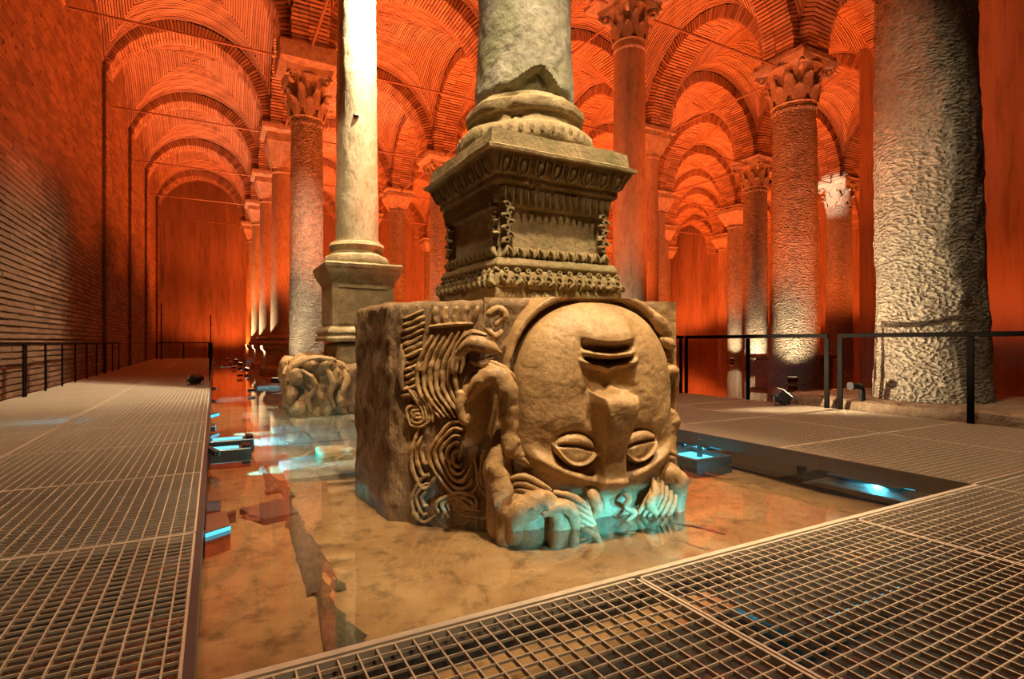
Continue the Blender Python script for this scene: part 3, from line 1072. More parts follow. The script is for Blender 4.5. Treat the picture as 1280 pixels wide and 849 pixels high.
# ------------------------------------------------------------------ upside-down carved head block
head = thing('carved_head_block', 'large stone block carved as an upside-down face with snaky hair', 'sculpture', (0, 0, 0))
def smooth(e0, e1, x):
    t = np.clip((x - e0) / (e1 - e0), 0, 1)
    return t * t * (3 - 2 * t)
def fbm(x, y, z):
    return np.array([fnoise((a, b, c), 4) for a, b, c in zip(x.ravel(), y.ravel(), z.ravel())]).reshape(x.shape)

# plan of the rough block
PLAN = [(1.10, 4.95), (1.13, 3.98), (1.78, 3.33), (2.96, 3.10), (3.03, 4.95)]
def block_mesh():
    mb = MB()
    per = []
    for k in range(len(PLAN)):
        a, b = Vector(PLAN[k]), Vector(PLAN[(k + 1) % len(PLAN)])
        L = (b - a).length
        n = max(4, int(L / 0.022))
        nrm = Vector(((b - a).y, -(b - a).x)).normalized()
        for q in range(n):
            per.append((a.lerp(b, q / n), nrm, k, q / n))
    c = Vector((2.1, 4.1))
    zs = list(np.linspace(-0.36, 1.24, 74)) + [1.262, 1.28, 1.293, 1.30]
    rows = []
    for z in zs:
        row_ = []
        for p, nrm, k, t in per:
            amp = 0.03 if k in (0,) else (0.014 if k == 1 else 0.04)
            e = amp * fnoise((p.x * 3, p.y * 3, z * 3), 4) + 0.012 * fnoise((p.x * 22, p.y * 22, z * 5), 2)
            if k == 0 and z > 0.75:
                e += 0.012 * fnoise((p.x * 50, p.y * 50, z * 9), 2)
            rd = max(0.0, z - 1.25)
            q = p + (-nrm if (p + nrm * 0.01 - c).length < (p - c).length else nrm) * e
            q = q + (c - q).normalized() * (rd * rd * 16)
            row_.append((q.x, q.y, z + 0.018 * fnoise((p.x * 5, p.y * 5, 2), 3)))
        row_.append(row_[0])
        rows.append(row_)
    rows.append([(c.x + (r[0] - c.x) * .5, c.y + (r[1] - c.y) * .5, 1.305) for r in rows[-1]])
    rows.append([(c.x, c.y, 1.305)] * len(rows[-1]))
    mb.grid(np.array(rows))
    return mb
block_mesh().build('block', M['block'], head, angle=70)

# face frame: u to the right, n out of the face, z up
FO = Vector((2.40, 3.20, 0.0))
FU = Vector((0.98, -0.20, 0.0)).normalized()
FN = Vector((-0.20, -0.98, 0.0)).normalized()
def fpt(u, z, p):
    return FO + FU * u + FN * p + Vector((0, 0, z))
def relief(U, Z):
    u = U + 0.015
    au = np.abs(u)
    zc = np.clip(Z - 0.55, 0, None)
    rho = ((au / 0.615) ** 2.5 + (zc / 0.735) ** 2.5) ** (1 / 2.5)
    p = 0.31 * np.clip(1 - np.clip(rho, 0, 1) ** 3.2, 0, 1) ** 0.5
    p = p - 0.06 * smooth(0.25, -0.1, Z) * (rho < 1)
    # band around the face
    band = np.exp(-((rho - 1.085) / 0.045) ** 4) * smooth(0.45, 0.7, Z)
    p = np.where(rho >= 1, 0.0, p) + 0.085 * band
    p = p - 0.10 * smooth(1.13, 1.22, rho)
    # cheeks stand out beside the mouth
    box = lambda cu, cz, hu, hz, s: smooth(hu + s, hu - s, np.abs(u - cu)) * smooth(hz + s, hz - s, np.abs(Z - cz))
    p = p - 0.06 * box(0, 0.80, 0.165, 0.15, 0.06)
    # chin boss
    q = (np.abs(u / 0.20) ** 2.6 + np.abs((Z - 1.085) / 0.12) ** 3)
    p = p + 0.062 * smooth(0.235, 0.13, au) * smooth(1.24, 1.03, Z) * smooth(0.955, 1.01, Z - 0.9 * au ** 2)
    # groove under the chin boss
    p = p - 0.03 * np.exp(-((Z - 0.95 - 0.6 * au ** 2) / 0.022) ** 2) * smooth(0.22, 0.15, au)
    # lower lip
    p = p + 0.085 * np.exp(-((Z - 0.912 - 0.6 * au ** 2) / 0.028) ** 2) * smooth(0.21, 0.13, au)
    # mouth
    p = p - 0.06 * np.exp(-((Z - 0.872 - 0.7 * au ** 2) / 0.013) ** 2) * smooth(0.20, 0.13, au)
    # upper lip with a bow
    zl = 0.838 + 0.9 * au ** 2 - 0.022 * np.exp(-(au / 0.035) ** 2)
    p = p + 0.05 * np.exp(-((Z - zl) / 0.017) ** 2) * smooth(0.23, 0.17, au)
    # philtrum
    p = p - 0.02 * np.exp(-(u / 0.03) ** 2) * smooth(0.66, 0.7, Z) * smooth(0.83, 0.8, Z)
    # nose, broad and flat-fronted, tip broken
    hw = 0.092 + 0.036 * smooth(0.35, 0.66, Z)
    prof = 0.085 + 0.105 * smooth(0.05, 0.62, Z)
    tipz = 0.672 + 0.018 * np.sin(u * 31 + 1) + 0.010 * np.sin(u * 70)
    nose = smooth(hw + 0.022, hw - 0.016, au) * smooth(tipz + 0.012, tipz - 0.012, Z) * smooth(-0.10, 0.10, Z)
    p = p + prof * nose
    # nasolabial and wing of the nose
    p = p - 0.03 * np.exp(-((au - hw - 0.05) / 0.03) ** 2) * smooth(0.75, 0.6, Z) * smooth(0.40, 0.5, Z)
    # eyes
    for s in (-1, 1):
        uc = 0.0 + s * 0.235
        e = (u - uc) * s          # + outwards
        sock = np.exp(-((u - uc) / 0.19) ** 2 - ((Z - 0.28) / 0.12) ** 2)
        p = p - 0.085 * sock
        lens = ((u - uc) / 0.148) ** 2 + ((Z - 0.29 - 0.10 * e) / 0.105) ** 2
        p = p + 0.085 * np.clip(1 - lens, 0, 1) ** 0.5
        zr = 0.188 + 5.2 * (e) ** 2 + 0.10 * e                       # heavy upper-lid rim (lowest, head is upside down)
        p = p + 0.034 * np.exp(-((Z - zr) / 0.013) ** 2) * smooth(0.165, 0.13, np.abs(e))
        p = p - 0.028 * np.exp(-((Z - zr + 0.032) / 0.012) ** 2) * smooth(0.165, 0.12, np.abs(e))
        zl2 = 0.318 - 1.2 * e ** 2 + 0.18 * e
        p = p - 0.034 * np.exp(-((Z - zl2) / 0.011) ** 2) * smooth(0.14, 0.10, np.abs(e))
        zo = 0.405 - 3.4 * e ** 2 + 0.12 * e
        p = p - 0.02 * np.exp(-((Z - zo) / 0.016) ** 2) * smooth(0.14, 0.10, np.abs(e))
        # brow
        zb = 0.075 + 0.55 * np.clip(au - 0.10, 0, None) ** 1.3
        p = p + 0.5 * 0.10 * np.exp(-((Z - zb) / 0.045) ** 2) * smooth(0.60, 0.45, au) * (u * s > 0)
    # forehead and hairline
    p = p - 0.05 * smooth(0.0, -0.06, Z) * (rho < 1)
    return p
nu, nz = 280, 300
us = np.linspace(-0.78, 0.76, nu); zs = np.linspace(-0.36, 1.315, nz)
U, Z = np.meshgrid(us, zs, indexing='ij')
Pr = relief(U, Z)
Pr = Pr + 0.006 * fbm(U * 9, Z * 9, U * 0) + 0.0
W = np.zeros((nu, nz, 3))
for c in range(3):
    W[:, :, c] = FO[c] + FU[c] * U + FN[c] * Pr + (Z if c == 2 else 0)
mb = MB()
mb.grid(W[::1])
# skirt back into the block
back = W.copy()
edge = [(a, 0) for a in range(nu)] + [(nu - 1, b) for b in range(1, nz)] + [(a, nz - 1) for a in range(nu - 2, -1, -1)] + [(0, b) for b in range(nz - 2, 0, -1)]
vs = [W[a, b] for a, b in edge] + [W[a, b] - np.array(FN) * 0.35 for a, b in edge]
ne = len(edge)
mb.add(vs, [(k, ne + k, ne + (k + 1) % ne, (k + 1) % ne) for k in range(ne)])
mb.build('face', M['head'], head, angle=75)

# hair panel: s along from the block's left front edge to the face, z up, q out
HB = Vector((1.13, 3.98, 0)); HD = Vector((1.80, 3.31, 0))
HU = (HD - HB).normalized(); HL = (HD - HB).length
HN = Vector((HU.y, -HU.x, 0))
if HN.y > 0: HN = -HN
def hpt(s, z, q):
    return HB + HU * s + HN * q + Vector((0, 0, z))
def crop(cx, cyy):           # layout units of the carving -> metres on the panel
    return ((cx / 5.565 - 60) / 163.0 * HL / 0.98, 1 + (68 - cyy / 5.565) / 176.0)
def smooth_path(pts, n=6):
    out = []
    P_ = [pts[0]] + list(pts) + [pts[-1]]
    for k in range(1, len(P_) - 2):
        for q in range(n):
            t = q / n
            out.append(tuple(0.5 * (2 * P_[k][c] + (P_[k + 1][c] - P_[k - 1][c]) * t + (2 * P_[k - 1][c] - 5 * P_[k][c] + 4 * P_[k + 1][c] - P_[k + 2][c]) * t * t + (3 * P_[k][c] - P_[k - 1][c] - 3 * P_[k + 1][c] + P_[k + 2][c]) * t ** 3) for c in range(len(pts[0]))))
    out.append(tuple(pts[-1]))
    return out
def strand(cpts, r=0.02, q=0.012, taper=True):
    sz = [crop(*p) for p in cpts]
    path = smooth_path(sz)
    m = len(path)
    mb = MB()
    rr = [r * (1 - 0.55 * abs(2 * k / (m - 1) - 1) ** 3 if taper else 1) for k in range(m)]
    mb.tube([hpt(s, z, q + 0.012 * fnoise((s * 9, z * 9, 0), 2)) for s, z in path], rr, 8, rough=0.3)
    return mb.build('hair_strand', M['head'], head)
# short slanting locks beside the block's edge
for k in range(13):
    y = 150 + 46 * k
    strand([(600 + 12 * math.sin(k), y), (520, y + 40), (440 + 8 * math.sin(k * 2), y + 62)], 0.018, 0.010)
# locks under the top edge
for k in range(5):
    strand([(690 + 75 * k, 130), (680 + 72 * k, 190), (690 + 66 * k, 250)], 0.026, 0.0)
strand([(640, 270), (800, 255), (960, 250)], 0.018, 0.01)
# long S-shaped waves
for k in range(7):
    dx = 46 * k - 20
    strand([(690 + dx * 1.05, 330 - 6 * k), (625 + dx, 440), (588 + dx, 540), (576 + dx, 640), (600 + dx, 740), (668 + dx, 830), (740 + dx * .8, 900)], 0.021, 0.014)
for k in range(4):
    strand([(470 + 30 * k, 690 + 20 * k), (530 + 28 * k, 760), (590 + 24 * k, 850), (600 + 22 * k, 940)], 0.019, 0.012)
# arched locks round the hollow
for k in range(3):
    d = 32 * k
    strand([(1060 - d * .2, 330 + d * 1.1), (960 - d * .1, 312 + d), (880 + d * .5, 370 + d), (830 + d, 470 + d * .4), (815 + d, 590)], 0.021, 0.035)
# whorls low on the panel
def whorl(cx, cyy, n, r0, dr, asp=1.0, a0=0.0, a1=6.0):
    for k in range(n):
        r = r0 + dr * k
        pts = [(cx + r * (1 + .13 * math.sin(3 * a + k * .8 + cx)) * math.cos(a), cyy + asp * r * (1 + .13 * math.sin(2 * a + cyy)) * math.sin(a)) for a in np.linspace(a0 + .3 * math.sin(k * 2.3), a1 + .3 * math.sin(k * 3.1), 11)]
        strand(pts, 0.017, 0.012)
whorl(560, 900, 3, 18, 34)
whorl(850, 1180, 5, 40, 36, 1.25, 0.6, 4.9)
whorl(1130, 1230, 5, 30, 34, 1.2, -0.4, 3.9)
whorl(850, 1530, 4, 34, 36, 0.8, 2.6, 6.6)
whorl(1000, 1440, 3, 140, 40, 0.7, 1.4, 3.3)
whorl(620, 1160, 3, 30, 36, 2.2, 1.0, 4.2)
whorl(620, 1480, 3, 30, 34, 1.6, 1.2, 5.0)
# the corner notch of the block, a dark hollow with a ragged lip
m2 = MB()
m2.tube([hpt(*crop(430, 390), 0.0), hpt(*crop(450, 500), 0.02), hpt(*crop(430, 600), 0.015), hpt(*crop(450, 720), 0.02)], [0.01, 0.03, 0.03, 0.012], 7)
m2.build('ragged_lip', M['block'], head)

def coil(name, pts, rad, n=12, mat='head', bump=0.0):
    path = smooth_path([(*p, r) for p, r in zip(pts, rad)], 7)
    mb = MB()
    V = []; R_ = []
    for k, (u, z, p, r) in enumerate(path):
        V.append(fpt(u, z, p)); R_.append(max(0.004, r * (1 + bump * math.sin(k * 1.9))))
    mb.tube(V, R_, n + 4, rough=0.22)
    mb.ball(V[0], R_[0] * .95); mb.ball(V[-1], R_[-1] * .95)
    return mb.build(name, M[mat], head)
# left side: snake coils curling beside the cheek
coil('snake_coil', [(-.93, .62, .04), (-.86, .74, .10), (-.76, .78, .15), (-.70, .70, .18), (-.68, .56, .17), (-.675, .42, .16), (-.66, .31, .17), (-.61, .26, .20)], [.03, .055, .07, .07, .06, .055, .065, .03])
coil('snake_coil', [(-.80, .85, .12), (-.72, .81, .17), (-.665, .74, .19)], [.016, .022, .014])
coil('snake_coil', [(-.79, .87, .11), (-.71, .83, .165), (-.65, .77, .18)], [.014, .02, .012])
coil('snake_coil', [(-.98, .93, .00), (-.90, .99, .07), (-.80, .97, .10), (-.72, .93, .10)], [.03, .05, .045, .012])
coil('snake_coil', [(-.90, .88, .05), (-.84, .86, .09), (-.78, .90, .10)], [.02, .03, .016])
coil('snake_coil', [(-.98, .66, .05), (-.985, .56, .05), (-.95, .48, .05), (-.90, .55, .05), (-.91, .64, .05)], [.03, .03, .03, .028, .02])
coil('hair_knot', [(-.78, 1.19, .05), (-.72, 1.22, .07), (-.69, 1.17, .08), (-.74, 1.12, .07)], [.03, .035, .03, .02])
coil('hair_knot', [(-.80, 1.10, .02), (-.74, 1.04, .06), (-.70, 1.08, .07)], [.02, .03, .02])
coil('snake_coil', [(-.72, .30, .12), (-.75, .16, .12), (-.72, .02, .14), (-.70, -.14, .15), (-.70, -.30, .15)], [.05, .075, .08, .075, .07])
coil('fang', [(-.66, .27, .18), (-.60, .235, .21), (-.555, .20, .215)], [.03, .02, .004], 8)
# right side: broken coils
coil('snake_coil', [(.42, 1.24, .02), (.50, 1.16, .06), (.555, 1.08, .06), (.58, 1.02, .04)], [.03, .05, .05, .03])
coil('snake_coil', [(.53, 1.02, .07), (.585, .99, .07), (.61, .96, .04)], [.03, .048, .03])
for k in range(3):
    coil('snake_coil', [(.53, .91 - .045 * k, .03), (.585, .925 - .045 * k, .05), (.61, .92 - .045 * k, .02)], [.018, .024, .016])
coil('snake_coil', [(.56, .77, .06), (.62, .79, .05), (.65, .71, .02), (.655, .61, .0), (.65, .50, -.02)], [.045, .055, .05, .04, .03])
coil('snake_coil', [(.60, .47, .03), (.64, .41, .02), (.62, .30, .02), (.61, .16, .03), (.61, .02, .03), (.61, -.3, .03)], [.05, .06, .055, .06, .055, .05])
# hair rolls and little snakes along the waterline
for k in range(5):
    coil('hair_strand', [(-.68 + .012 * k, .10 - .042 * k, .16), (-.60, .125 - .045 * k, .22), (-.50, .08 - .045 * k, .25), (-.42 - .01 * k, .03 - .04 * k, .25)], [.014, .022, .022, .012], 8)
coil('snake_coil', [(-.66, -.26, .22), (-.64, -.10, .27), (-.54, -.03, .31), (-.44, -.05, .33), (-.40, -.16, .33), (-.41, -.30, .32)], [.06, .075, .08, .065, .05, .045])
coil('snake_coil', [(-.50, -.08, .36), (-.40, -.04, .37), (-.31, -.10, .36), (-.29, -.22, .35), (-.29, -.32, .34)], [.03, .045, .042, .032, .03])
for k in range(5):
    coil('hair_strand', [(-.40 + .02 * k, .02 - .042 * k, .27), (-.31 + .02 * k, .0 - .05 * k, .31), (-.22 + .02 * k, -.06 - .05 * k, .33), (-.15 + .015 * k, -.15 - .05 * k, .32)], [.014, .024, .024, .014], 8)
coil('snake_head', [(-.17, .035, .27), (-.14, -.02, .32), (-.12, -.09, .33), (-.16, -.16, .32)], [.028, .04, .042, .02], 8)
coil('snake_head', [(.10, -.02, .26), (.13, -.06, .30), (.10, -.11, .31), (.16, -.15, .31), (.10, -.21, .31)], [.018, .026, .024, .024, .014], 8)
coil('snake_head', [(.34, .04, .25), (.33, -.03, .31), (.28, -.10, .32), (.33, -.17, .31)], [.022, .034, .036, .02], 8)
for k in range(6):
    coil('hair_strand', [(.36 + .035 * k, .07 - .02 * k, .22), (.33 + .035 * k, -.01 - .02 * k, .27), (.28 + .036 * k, -.08 - .02 * k, .28), (.22 + .036 * k, -.17 - .02 * k, .27)], [.013, .021, .021, .014], 8)
coil('snake_coil', [(.44, .02, .18), (.49, .06, .22), (.545, .02, .22), (.575, -.08, .21), (.56, -.20, .21), (.555, -.32, .21)], [.04, .07, .075, .06, .05, .045])
for k in range(4):
    coil('hair_strand', [(.47 + .01 * k, .20 - .04 * k, .13), (.53, .21 - .042 * k, .17), (.60, .17 - .042 * k, .13)], [.014, .022, .014], 8)

# stone left standing between the carved rolls at the waterline
def fill(u, z, p, ru, rz, rp):
    m3 = MB(); c_ = fpt(u, z, p)
    m3.ball((0, 0, 0), (ru, rp, rz), 18, 12)
    v2 = []
    for v in m3.v:
        q_ = c_ + FU * v[0] - FN * v[1] + Vector((0, 0, v[2]))
        q_ += (q_ - c_).normalized() * 0.03 * fnoise((q_.x * 6, q_.y * 6, q_.z * 6), 3)
        v2.append(q_)
    m3.v = v2
    m3.build('rough_stone', M['head'], head)
fill(-.56, -.16, .20, .15, .20, .10); fill(-.36, -.20, .26, .09, .18, .09); fill(.52, -.14, .13, .09, .2, .08)
fill(-.86, .58, .02, .10, .24, .05); fill(-.72, .02, .06, .10, .40, .08); fill(.56, .6, -.02, .06, .4, .06)

# ------------------------------------------------------------------ second head, pedestal and column
SX, SY = 2.42, 10.74
h2 = thing('carved_head_block', 'smaller sideways carved head block under the brightly lit pale column', 'sculpture', (SX, SY, 0))
def lump_block(x0, x1, y0, y1, z0, z1, amp, n=34, seed=0.0):
    mb = MB()
    c = Vector(((x0 + x1) / 2, (y0 + y1) / 2, (z0 + z1) / 2)); h = Vector(((x1 - x0) / 2, (y1 - y0) / 2, (z1 - z0) / 2))
    for ax in range(3):
        o1, o2 = [(1, 2), (2, 0), (0, 1)][ax]
        for sg in (-1, 1):
            P_ = np.zeros((n, n, 3))
            for a in range(n):
                for b in range(n):
                    p = [0, 0, 0]; p[ax] = sg; p[o1] = -1 + 2 * a / (n - 1); p[o2] = (-1 + 2 * b / (n - 1)) * sg
                    v = Vector(p)
                    k = (abs(v.x) ** 7 + abs(v.y) ** 7 + abs(v.z) ** 7) ** (1 / 7)
                    v = v / k
                    w_ = Vector((c.x + v.x * h.x, c.y + v.y * h.y, c.z + v.z * h.z))
                    e = amp * fnoise((w_.x * 2.5 + seed, w_.y * 2.5, w_.z * 2.5), 5)
                    w_ += v.normalized() * e
                    P_[a, b] = w_
            mb.grid(P_)
    return mb
lump_block(-0.62, 0.85, -0.75, 0.85, -0.34, 0.62, 0.04, 34, 3).build('block', M['block'], h2, angle=70)
lump_block(-1.30, -0.35, -0.85, 0.75, -0.34, 0.72, 0.16, 44, 8).build('carved_face', M['head'], h2, angle=75)
lump_block(-0.52, 0.80, -0.60, 0.75, 0.55, 1.0, 0.025, 30, 5).build('upper_bed', M['ped_pale'], h2, angle=70)
def coil2(pts, rad, name='hair_strand'):
    path = smooth_path([(*p, r) for p, r in zip(pts, rad)], 6)
    mb = MB(); mb.tube([q[:3] for q in path], [q[3] for q in path], 10, rough=0.3)
    mb.ball(path[0][:3], path[0][3]); mb.ball(path[-1][:3], path[-1][3])
    return mb.build(name, M['head'], h2)
r3 = random.Random(21)
for k in range(9):
    y = -0.86 + 0.15 * k + r3.uniform(-.05, .05)
    zt = 0.66 + r3.uniform(-.06, .06)
    coil2([(-0.62 + r3.uniform(-.15, .15), y, zt), (-0.92, y + r3.uniform(-.1, .1), zt + .03), (-1.2 + r3.uniform(-.06, .06), y + r3.uniform(-.12, .12), 0.58), (-1.33, y + r3.uniform(-.1, .1), 0.36 + r3.uniform(-.1, .1))], [.03, .055 + r3.uniform(-.02, .03), .05, .03])
for x, z, w_, h_ in ((-1.2, .42, .13, .16), (-1.28, .12, .11, .15), (-1.18, -.12, .14, .14), (-.98, .62, .14, .10), (-.72, .60, .15, .12), (-.55, .40, .10, .2), (-.50, .02, .09, .18)):
    m3 = MB(); m3.ball((0, 0, 0), (w_, .12, h_), 16, 11)
    m3.v = [tuple(Vector((x, -0.86, z)) + Vector(v) * (1 + 0.35 * fnoise((v[0] * 9 + x * 5, v[1] * 9, v[2] * 9 + z), 3))) for v in m3.v]
    m3.build('rough_lump', M['head'], h2)
coil2([(-1.12, -.92, .52), (-.98, -.98, .40), (-.92, -.96, .22), (-1.02, -.94, .05), (-.98, -.92, -.14)], [.03, .05, .05, .045, .03])
coil2([(-.70, -.93, .50), (-.62, -.97, .30), (-.66, -.95, .10), (-.60, -.92, -.10)], [.04, .06, .05, .03])
coil2([(-.42, -.78, .50), (-.36, -.86, .34), (-.45, -.90, .14), (-.40, -.86, -.05)], [.05, .07, .06, .04])
coil2([(.05, -.80, .02), (.15, -.84, .10), (.27, -.82, .02), (.25, -.80, -.12)], [.04, .05, .05, .03], 'snake_coil')

p2 = thing('plain_pedestal', 'moulded square pedestal without carving on the smaller head block', 'pedestal', (SX, SY, 0))
rough_square(curved([(0.66, 1.015), (0.67, 1.08), (0.63, 1.13), (0.66, 1.18), (0.64, 1.24), (0.57, 1.30)]), 0, 0, 0.015, 20, 1.0).build('base_moulding', M['ped_pale'], p2, angle=40)
rough_square([(0.56, 1.29), (0.56, 1.7), (0.56, 2.08)], 0, 0, 0.012, 20, 2.0).build('dado', M['ped_pale'], p2, angle=50)
rough_square(curved([(0.56, 2.07), (0.60, 2.14), (0.66, 2.26), (0.69, 2.36)]), 0, 0, 0.01, 20, 3.0).build('cornice_moulding', M['ped_pale'], p2, angle=40)
rough_square([(0.70, 2.36), (0.71, 2.42), (0.68, 2.45)], 0, 0, 0.012, 20, 4.0).build('cornice_slab', M['ped_pale'], p2, angle=40)
for side in (0, 1):
    m2 = MB()
    m2.bbox(-0.46, 0.46, -0.012, 0.02, -0.03, 0.03, 0.006)
    me = m2.mesh('panel_rail', M['ped_pale'], False)
    for z in (1.36, 2.02):
        face_place('panel_rail', me, p2, side, 0, 0.565, z)
c2 = thing('stone_column', 'pale column glaring white at its top, second of the left row', 'column', (SX, SY, 0), 0, 'columns of the cistern')
mb = MB()
mb.lathe([(0.60, 2.44), (0.62, 2.52), (0.58, 2.62), (0.50, 2.66), (0.475, 2.72), (0.50, 2.76), (0.52, 2.82), (0.49, 2.88), (0.43, 2.90), (0.42, 2.95)], 40, wob=lambda a, z: 0.012 * fnoise((math.cos(a) * 3, math.sin(a) * 3, z * 4), 3))
mb.build('base', M['ped_pale'], c2)
inst('shaft', shaft_mesh(.405, .345, 2.93, 8.6, M['col_pale'], .012, n=56), c2)
corinthian(c2, .36, 8.6, 9.4)
pier_over(c2, 9.4)
# small dark socket hole in the pale shaft
mb = MB(); mb.ball((-0.10, -0.375, 5.22), (0.06, 0.03, 0.04)); mb.build('socket', M['lampbody'], c2)

# ------------------------------------------------------------------ walkways of steel grating
def grating_mesh(wx, wy, sx, sy):
    mb = MB()
    t = 0.003
    nx_ = max(2, round(wx / sx)); ny_ = max(2, round(wy / sy))
    for k in range(1, nx_):
        x = wx * k / nx_
        mb.box(x - t, x + t, 0.01, wy - 0.01, -0.018, -0.002)
    for k in range(1, ny_):
        y = wy * k / ny_
        mb.box(0.01, wx - 0.01, y - t * 0.8, y + t * 0.8, -0.012, -0.003)
    return mb.mesh('grating_panel', M['grate'], smooth=False)
def gframe_mesh(wx, wy):
    mb = MB()
    t = 0.012
    mb.box(0.004, 0.004 + t, 0.004, wy - 0.004, -0.04, 0.0); mb.box(wx - 0.004 - t, wx - 0.004, 0.004, wy - 0.004, -0.04, 0.0)
    mb.box(0.004, wx - 0.004, 0.004, 0.004 + t, -0.04, 0.0); mb.box(0.004, wx - 0.004, wy - 0.004 - t, wy - 0.004, -0.04, 0.0)
    return mb.mesh('panel_frame', M['gframe'], smooth=False)
def walkway(name, label, xs, ys, sx, sy, edges):
    w_ = thing(name, label, 'walkway', (xs[0], ys[0], 0))
    cache = {}
    for a in range(len(xs) - 1):
        for b in range(len(ys) - 1):
            wx, wy = round(xs[a + 1] - xs[a], 4), round(ys[b + 1] - ys[b], 4)
            if (wx, wy) not in cache:
                cache[(wx, wy)] = (grating_mesh(wx, wy, sx, sy), gframe_mesh(wx, wy))
            g = inst('grating_panel', cache[(wx, wy)][0], w_, (xs[a] - xs[0], ys[b] - ys[0], 0))
            inst('panel_frame', cache[(wx, wy)][1], g)
    for e in edges:
        mb = MB(); mb.box(e[0] - xs[0], e[1] - xs[0], e[2] - ys[0], e[3] - ys[0], e[4], e[5])
        mb.build('edge_beam', e[6], w_, smooth=False)
    mb = MB(); mb.bbox(0.06, xs[-1] - xs[0] - 0.06, 0.03, ys[-1] - ys[0] - 0.03, -0.36, -0.254, 0.01)  # dark slab added to paint the deep shade behind the grating gaps
    mb.build('shade_slab', M['shade_slab'], w_, smooth=False)
    # supporting cross bearers and feet
    for b in range(len(ys)):
        mb = MB()
        mb.box(0.05, xs[-1] - xs[0] - 0.05, ys[b] - ys[0] - 0.025 if 0 < b < len(ys) - 1 else (0.0 if b == 0 else ys[b] - ys[0] - 0.05), ys[b] - ys[0] + (0.025 if 0 < b < len(ys) - 1 else (0.05 if b == 0 else 0.0)), -0.11, -0.042)
        mb.build('bearer', M['beam'], w_, smooth=False)
        for px in (0.35, xs[-1] - xs[0] - 0.35):
            mb = MB(); mb.box(px - 0.03, px + 0.03, ys[b] - ys[0] - 0.03, ys[b] - ys[0] + 0.03, -0.33, -0.11)
            mb.build('foot', M['beam'], w_, smooth=False)
    return w_
LY = [0.28 + 1.525 * k for k in range(0, 27)]
LX = [-3.18, -1.63, -0.08]
walkway('grating_walkway', 'long steel grating walkway between the brick wall and the pool', LX, LY, 0.0625, 0.0525,
        [(-0.085, -0.055, LY[0], LY[-1], -0.12, 0.004, M['bluesteel'])])
FX = [-0.05 + 1.615 * 0, 1.58, 3.19, 4.70, 6.45, 8.20]
FX[0] = -0.03
walkway('grating_walkway', 'steel grating walkway crossing in the foreground before the pool', FX, [0.28, 1.80], 0.0617, 0.055,
        [(-0.03, 4.70, 1.805, 1.835, -0.10, 0.004, M['gframe'])])
walkway('grating_walkway', 'steel grating walkway along the railing right of the pool', [4.70, 6.45, 8.20], [1.84 + 1.52 * k for k in range(0, 5)], 0.05, 0.0617,
        [(4.665, 4.695, 1.84, 7.92, -0.12, 0.004, M['beam']), (4.7, 8.2, 7.925, 7.95, -0.10, 0.004, M['beam'])])

# ------------------------------------------------------------------ railings
def railing(label, p, q, posts, h, post_w=0.075, mid=None, rt=0.06):
    P0, P1 = Vector((*p, 0)), Vector((*q, 0))
    t = thing('railing', label, 'railing', (p[0], p[1], 0), 0, None)
    d = (P1 - P0); L = d.length; d.normalize()
    ang = math.atan2(d.y, d.x)
    t.rotation_euler = (0, 0, ang)
    mb = MB(); mb.bbox(-0.025, L + 0.025, -0.022, 0.022, h - rt, h, 0.006)
    mb.build('top_rail', M['rail'], t, smooth=False)
    if mid:
        mb = MB(); mb.bbox(0, L, -0.012, 0.012, mid - 0.012, mid + 0.012, 0.004)
        mb.build('mid_rail', M['rail'], t, smooth=False)
    pm = MB(); pm.bbox(-post_w / 2, post_w / 2, -0.012, 0.012, 0.0, h - rt - 0.001, 0.004)
    me = pm.mesh('post', M['rail'], False)
    for s in posts:
        inst('post', me, t, (s, 0, 0))
railing('nearest dark railing along the brick wall', (-3.05, 8.8), (-3.05, 13.0), [0, 1.4, 2.8, 4.2], 1.0, 0.10, None, 0.045)
railing('middle dark railing along the brick wall', (-3.05, 13.12), (-3.05, 21.4), [0, 1.35, 2.75, 4.1, 5.5, 6.9, 8.28], 1.0, 0.10, None, 0.045)
railing('farthest dark railing along the brick wall', (-3.05, 21.6), (-3.05, 24.3), [0, 1.3, 2.7], 1.0, 0.10, None, 0.045)
railing('long black railing in front of the huge hammered column', (8.17, 4.83), (8.17, 1.3), [0, 1.6, 3.2], 1.13)
railing('black railing in front of the thick pitted column', (8.17, 7.85), (8.17, 5.03), [0, 1.42, 2.82], 1.13)
railing('black railing across the end of the right walkway', (4.85, 7.88), (8.10, 7.88), [0, 1.1, 2.2, 3.2], 1.13)
railing('black railing closing the left walkway before the red wall', (-3.0, 38.6), (-0.25, 38.6), [0, 1.35, 2.7], 1.0)
railing('thin railing along the pool edge far down the left walkway', (-0.11, 16.0), (-0.11, 38.4), [0.05 + 2.7 * k for k in range(9)], 1.0, 0.05)
# slim upright poles far down the walkway
for k, (x, y, h, lab) in enumerate(((-2.75, 38.3, 3.3, 'slim dark pole at the wall end of the far railing'), (-0.16, 30.0, 2.3, 'slim dark pole on the pool side of the left walkway'))):
    mb = MB(); mb.lathe([(0.05, 0.0), (0.05, 0.05), (0.028, 0.07), (0.025, h)], 10, x, y)
    mb.tube([(x, y, h * .8), (x + .12, y, h * .8)], .015, 6)
    tag(mb.build('pole', M['rail']), lab, 'pole')

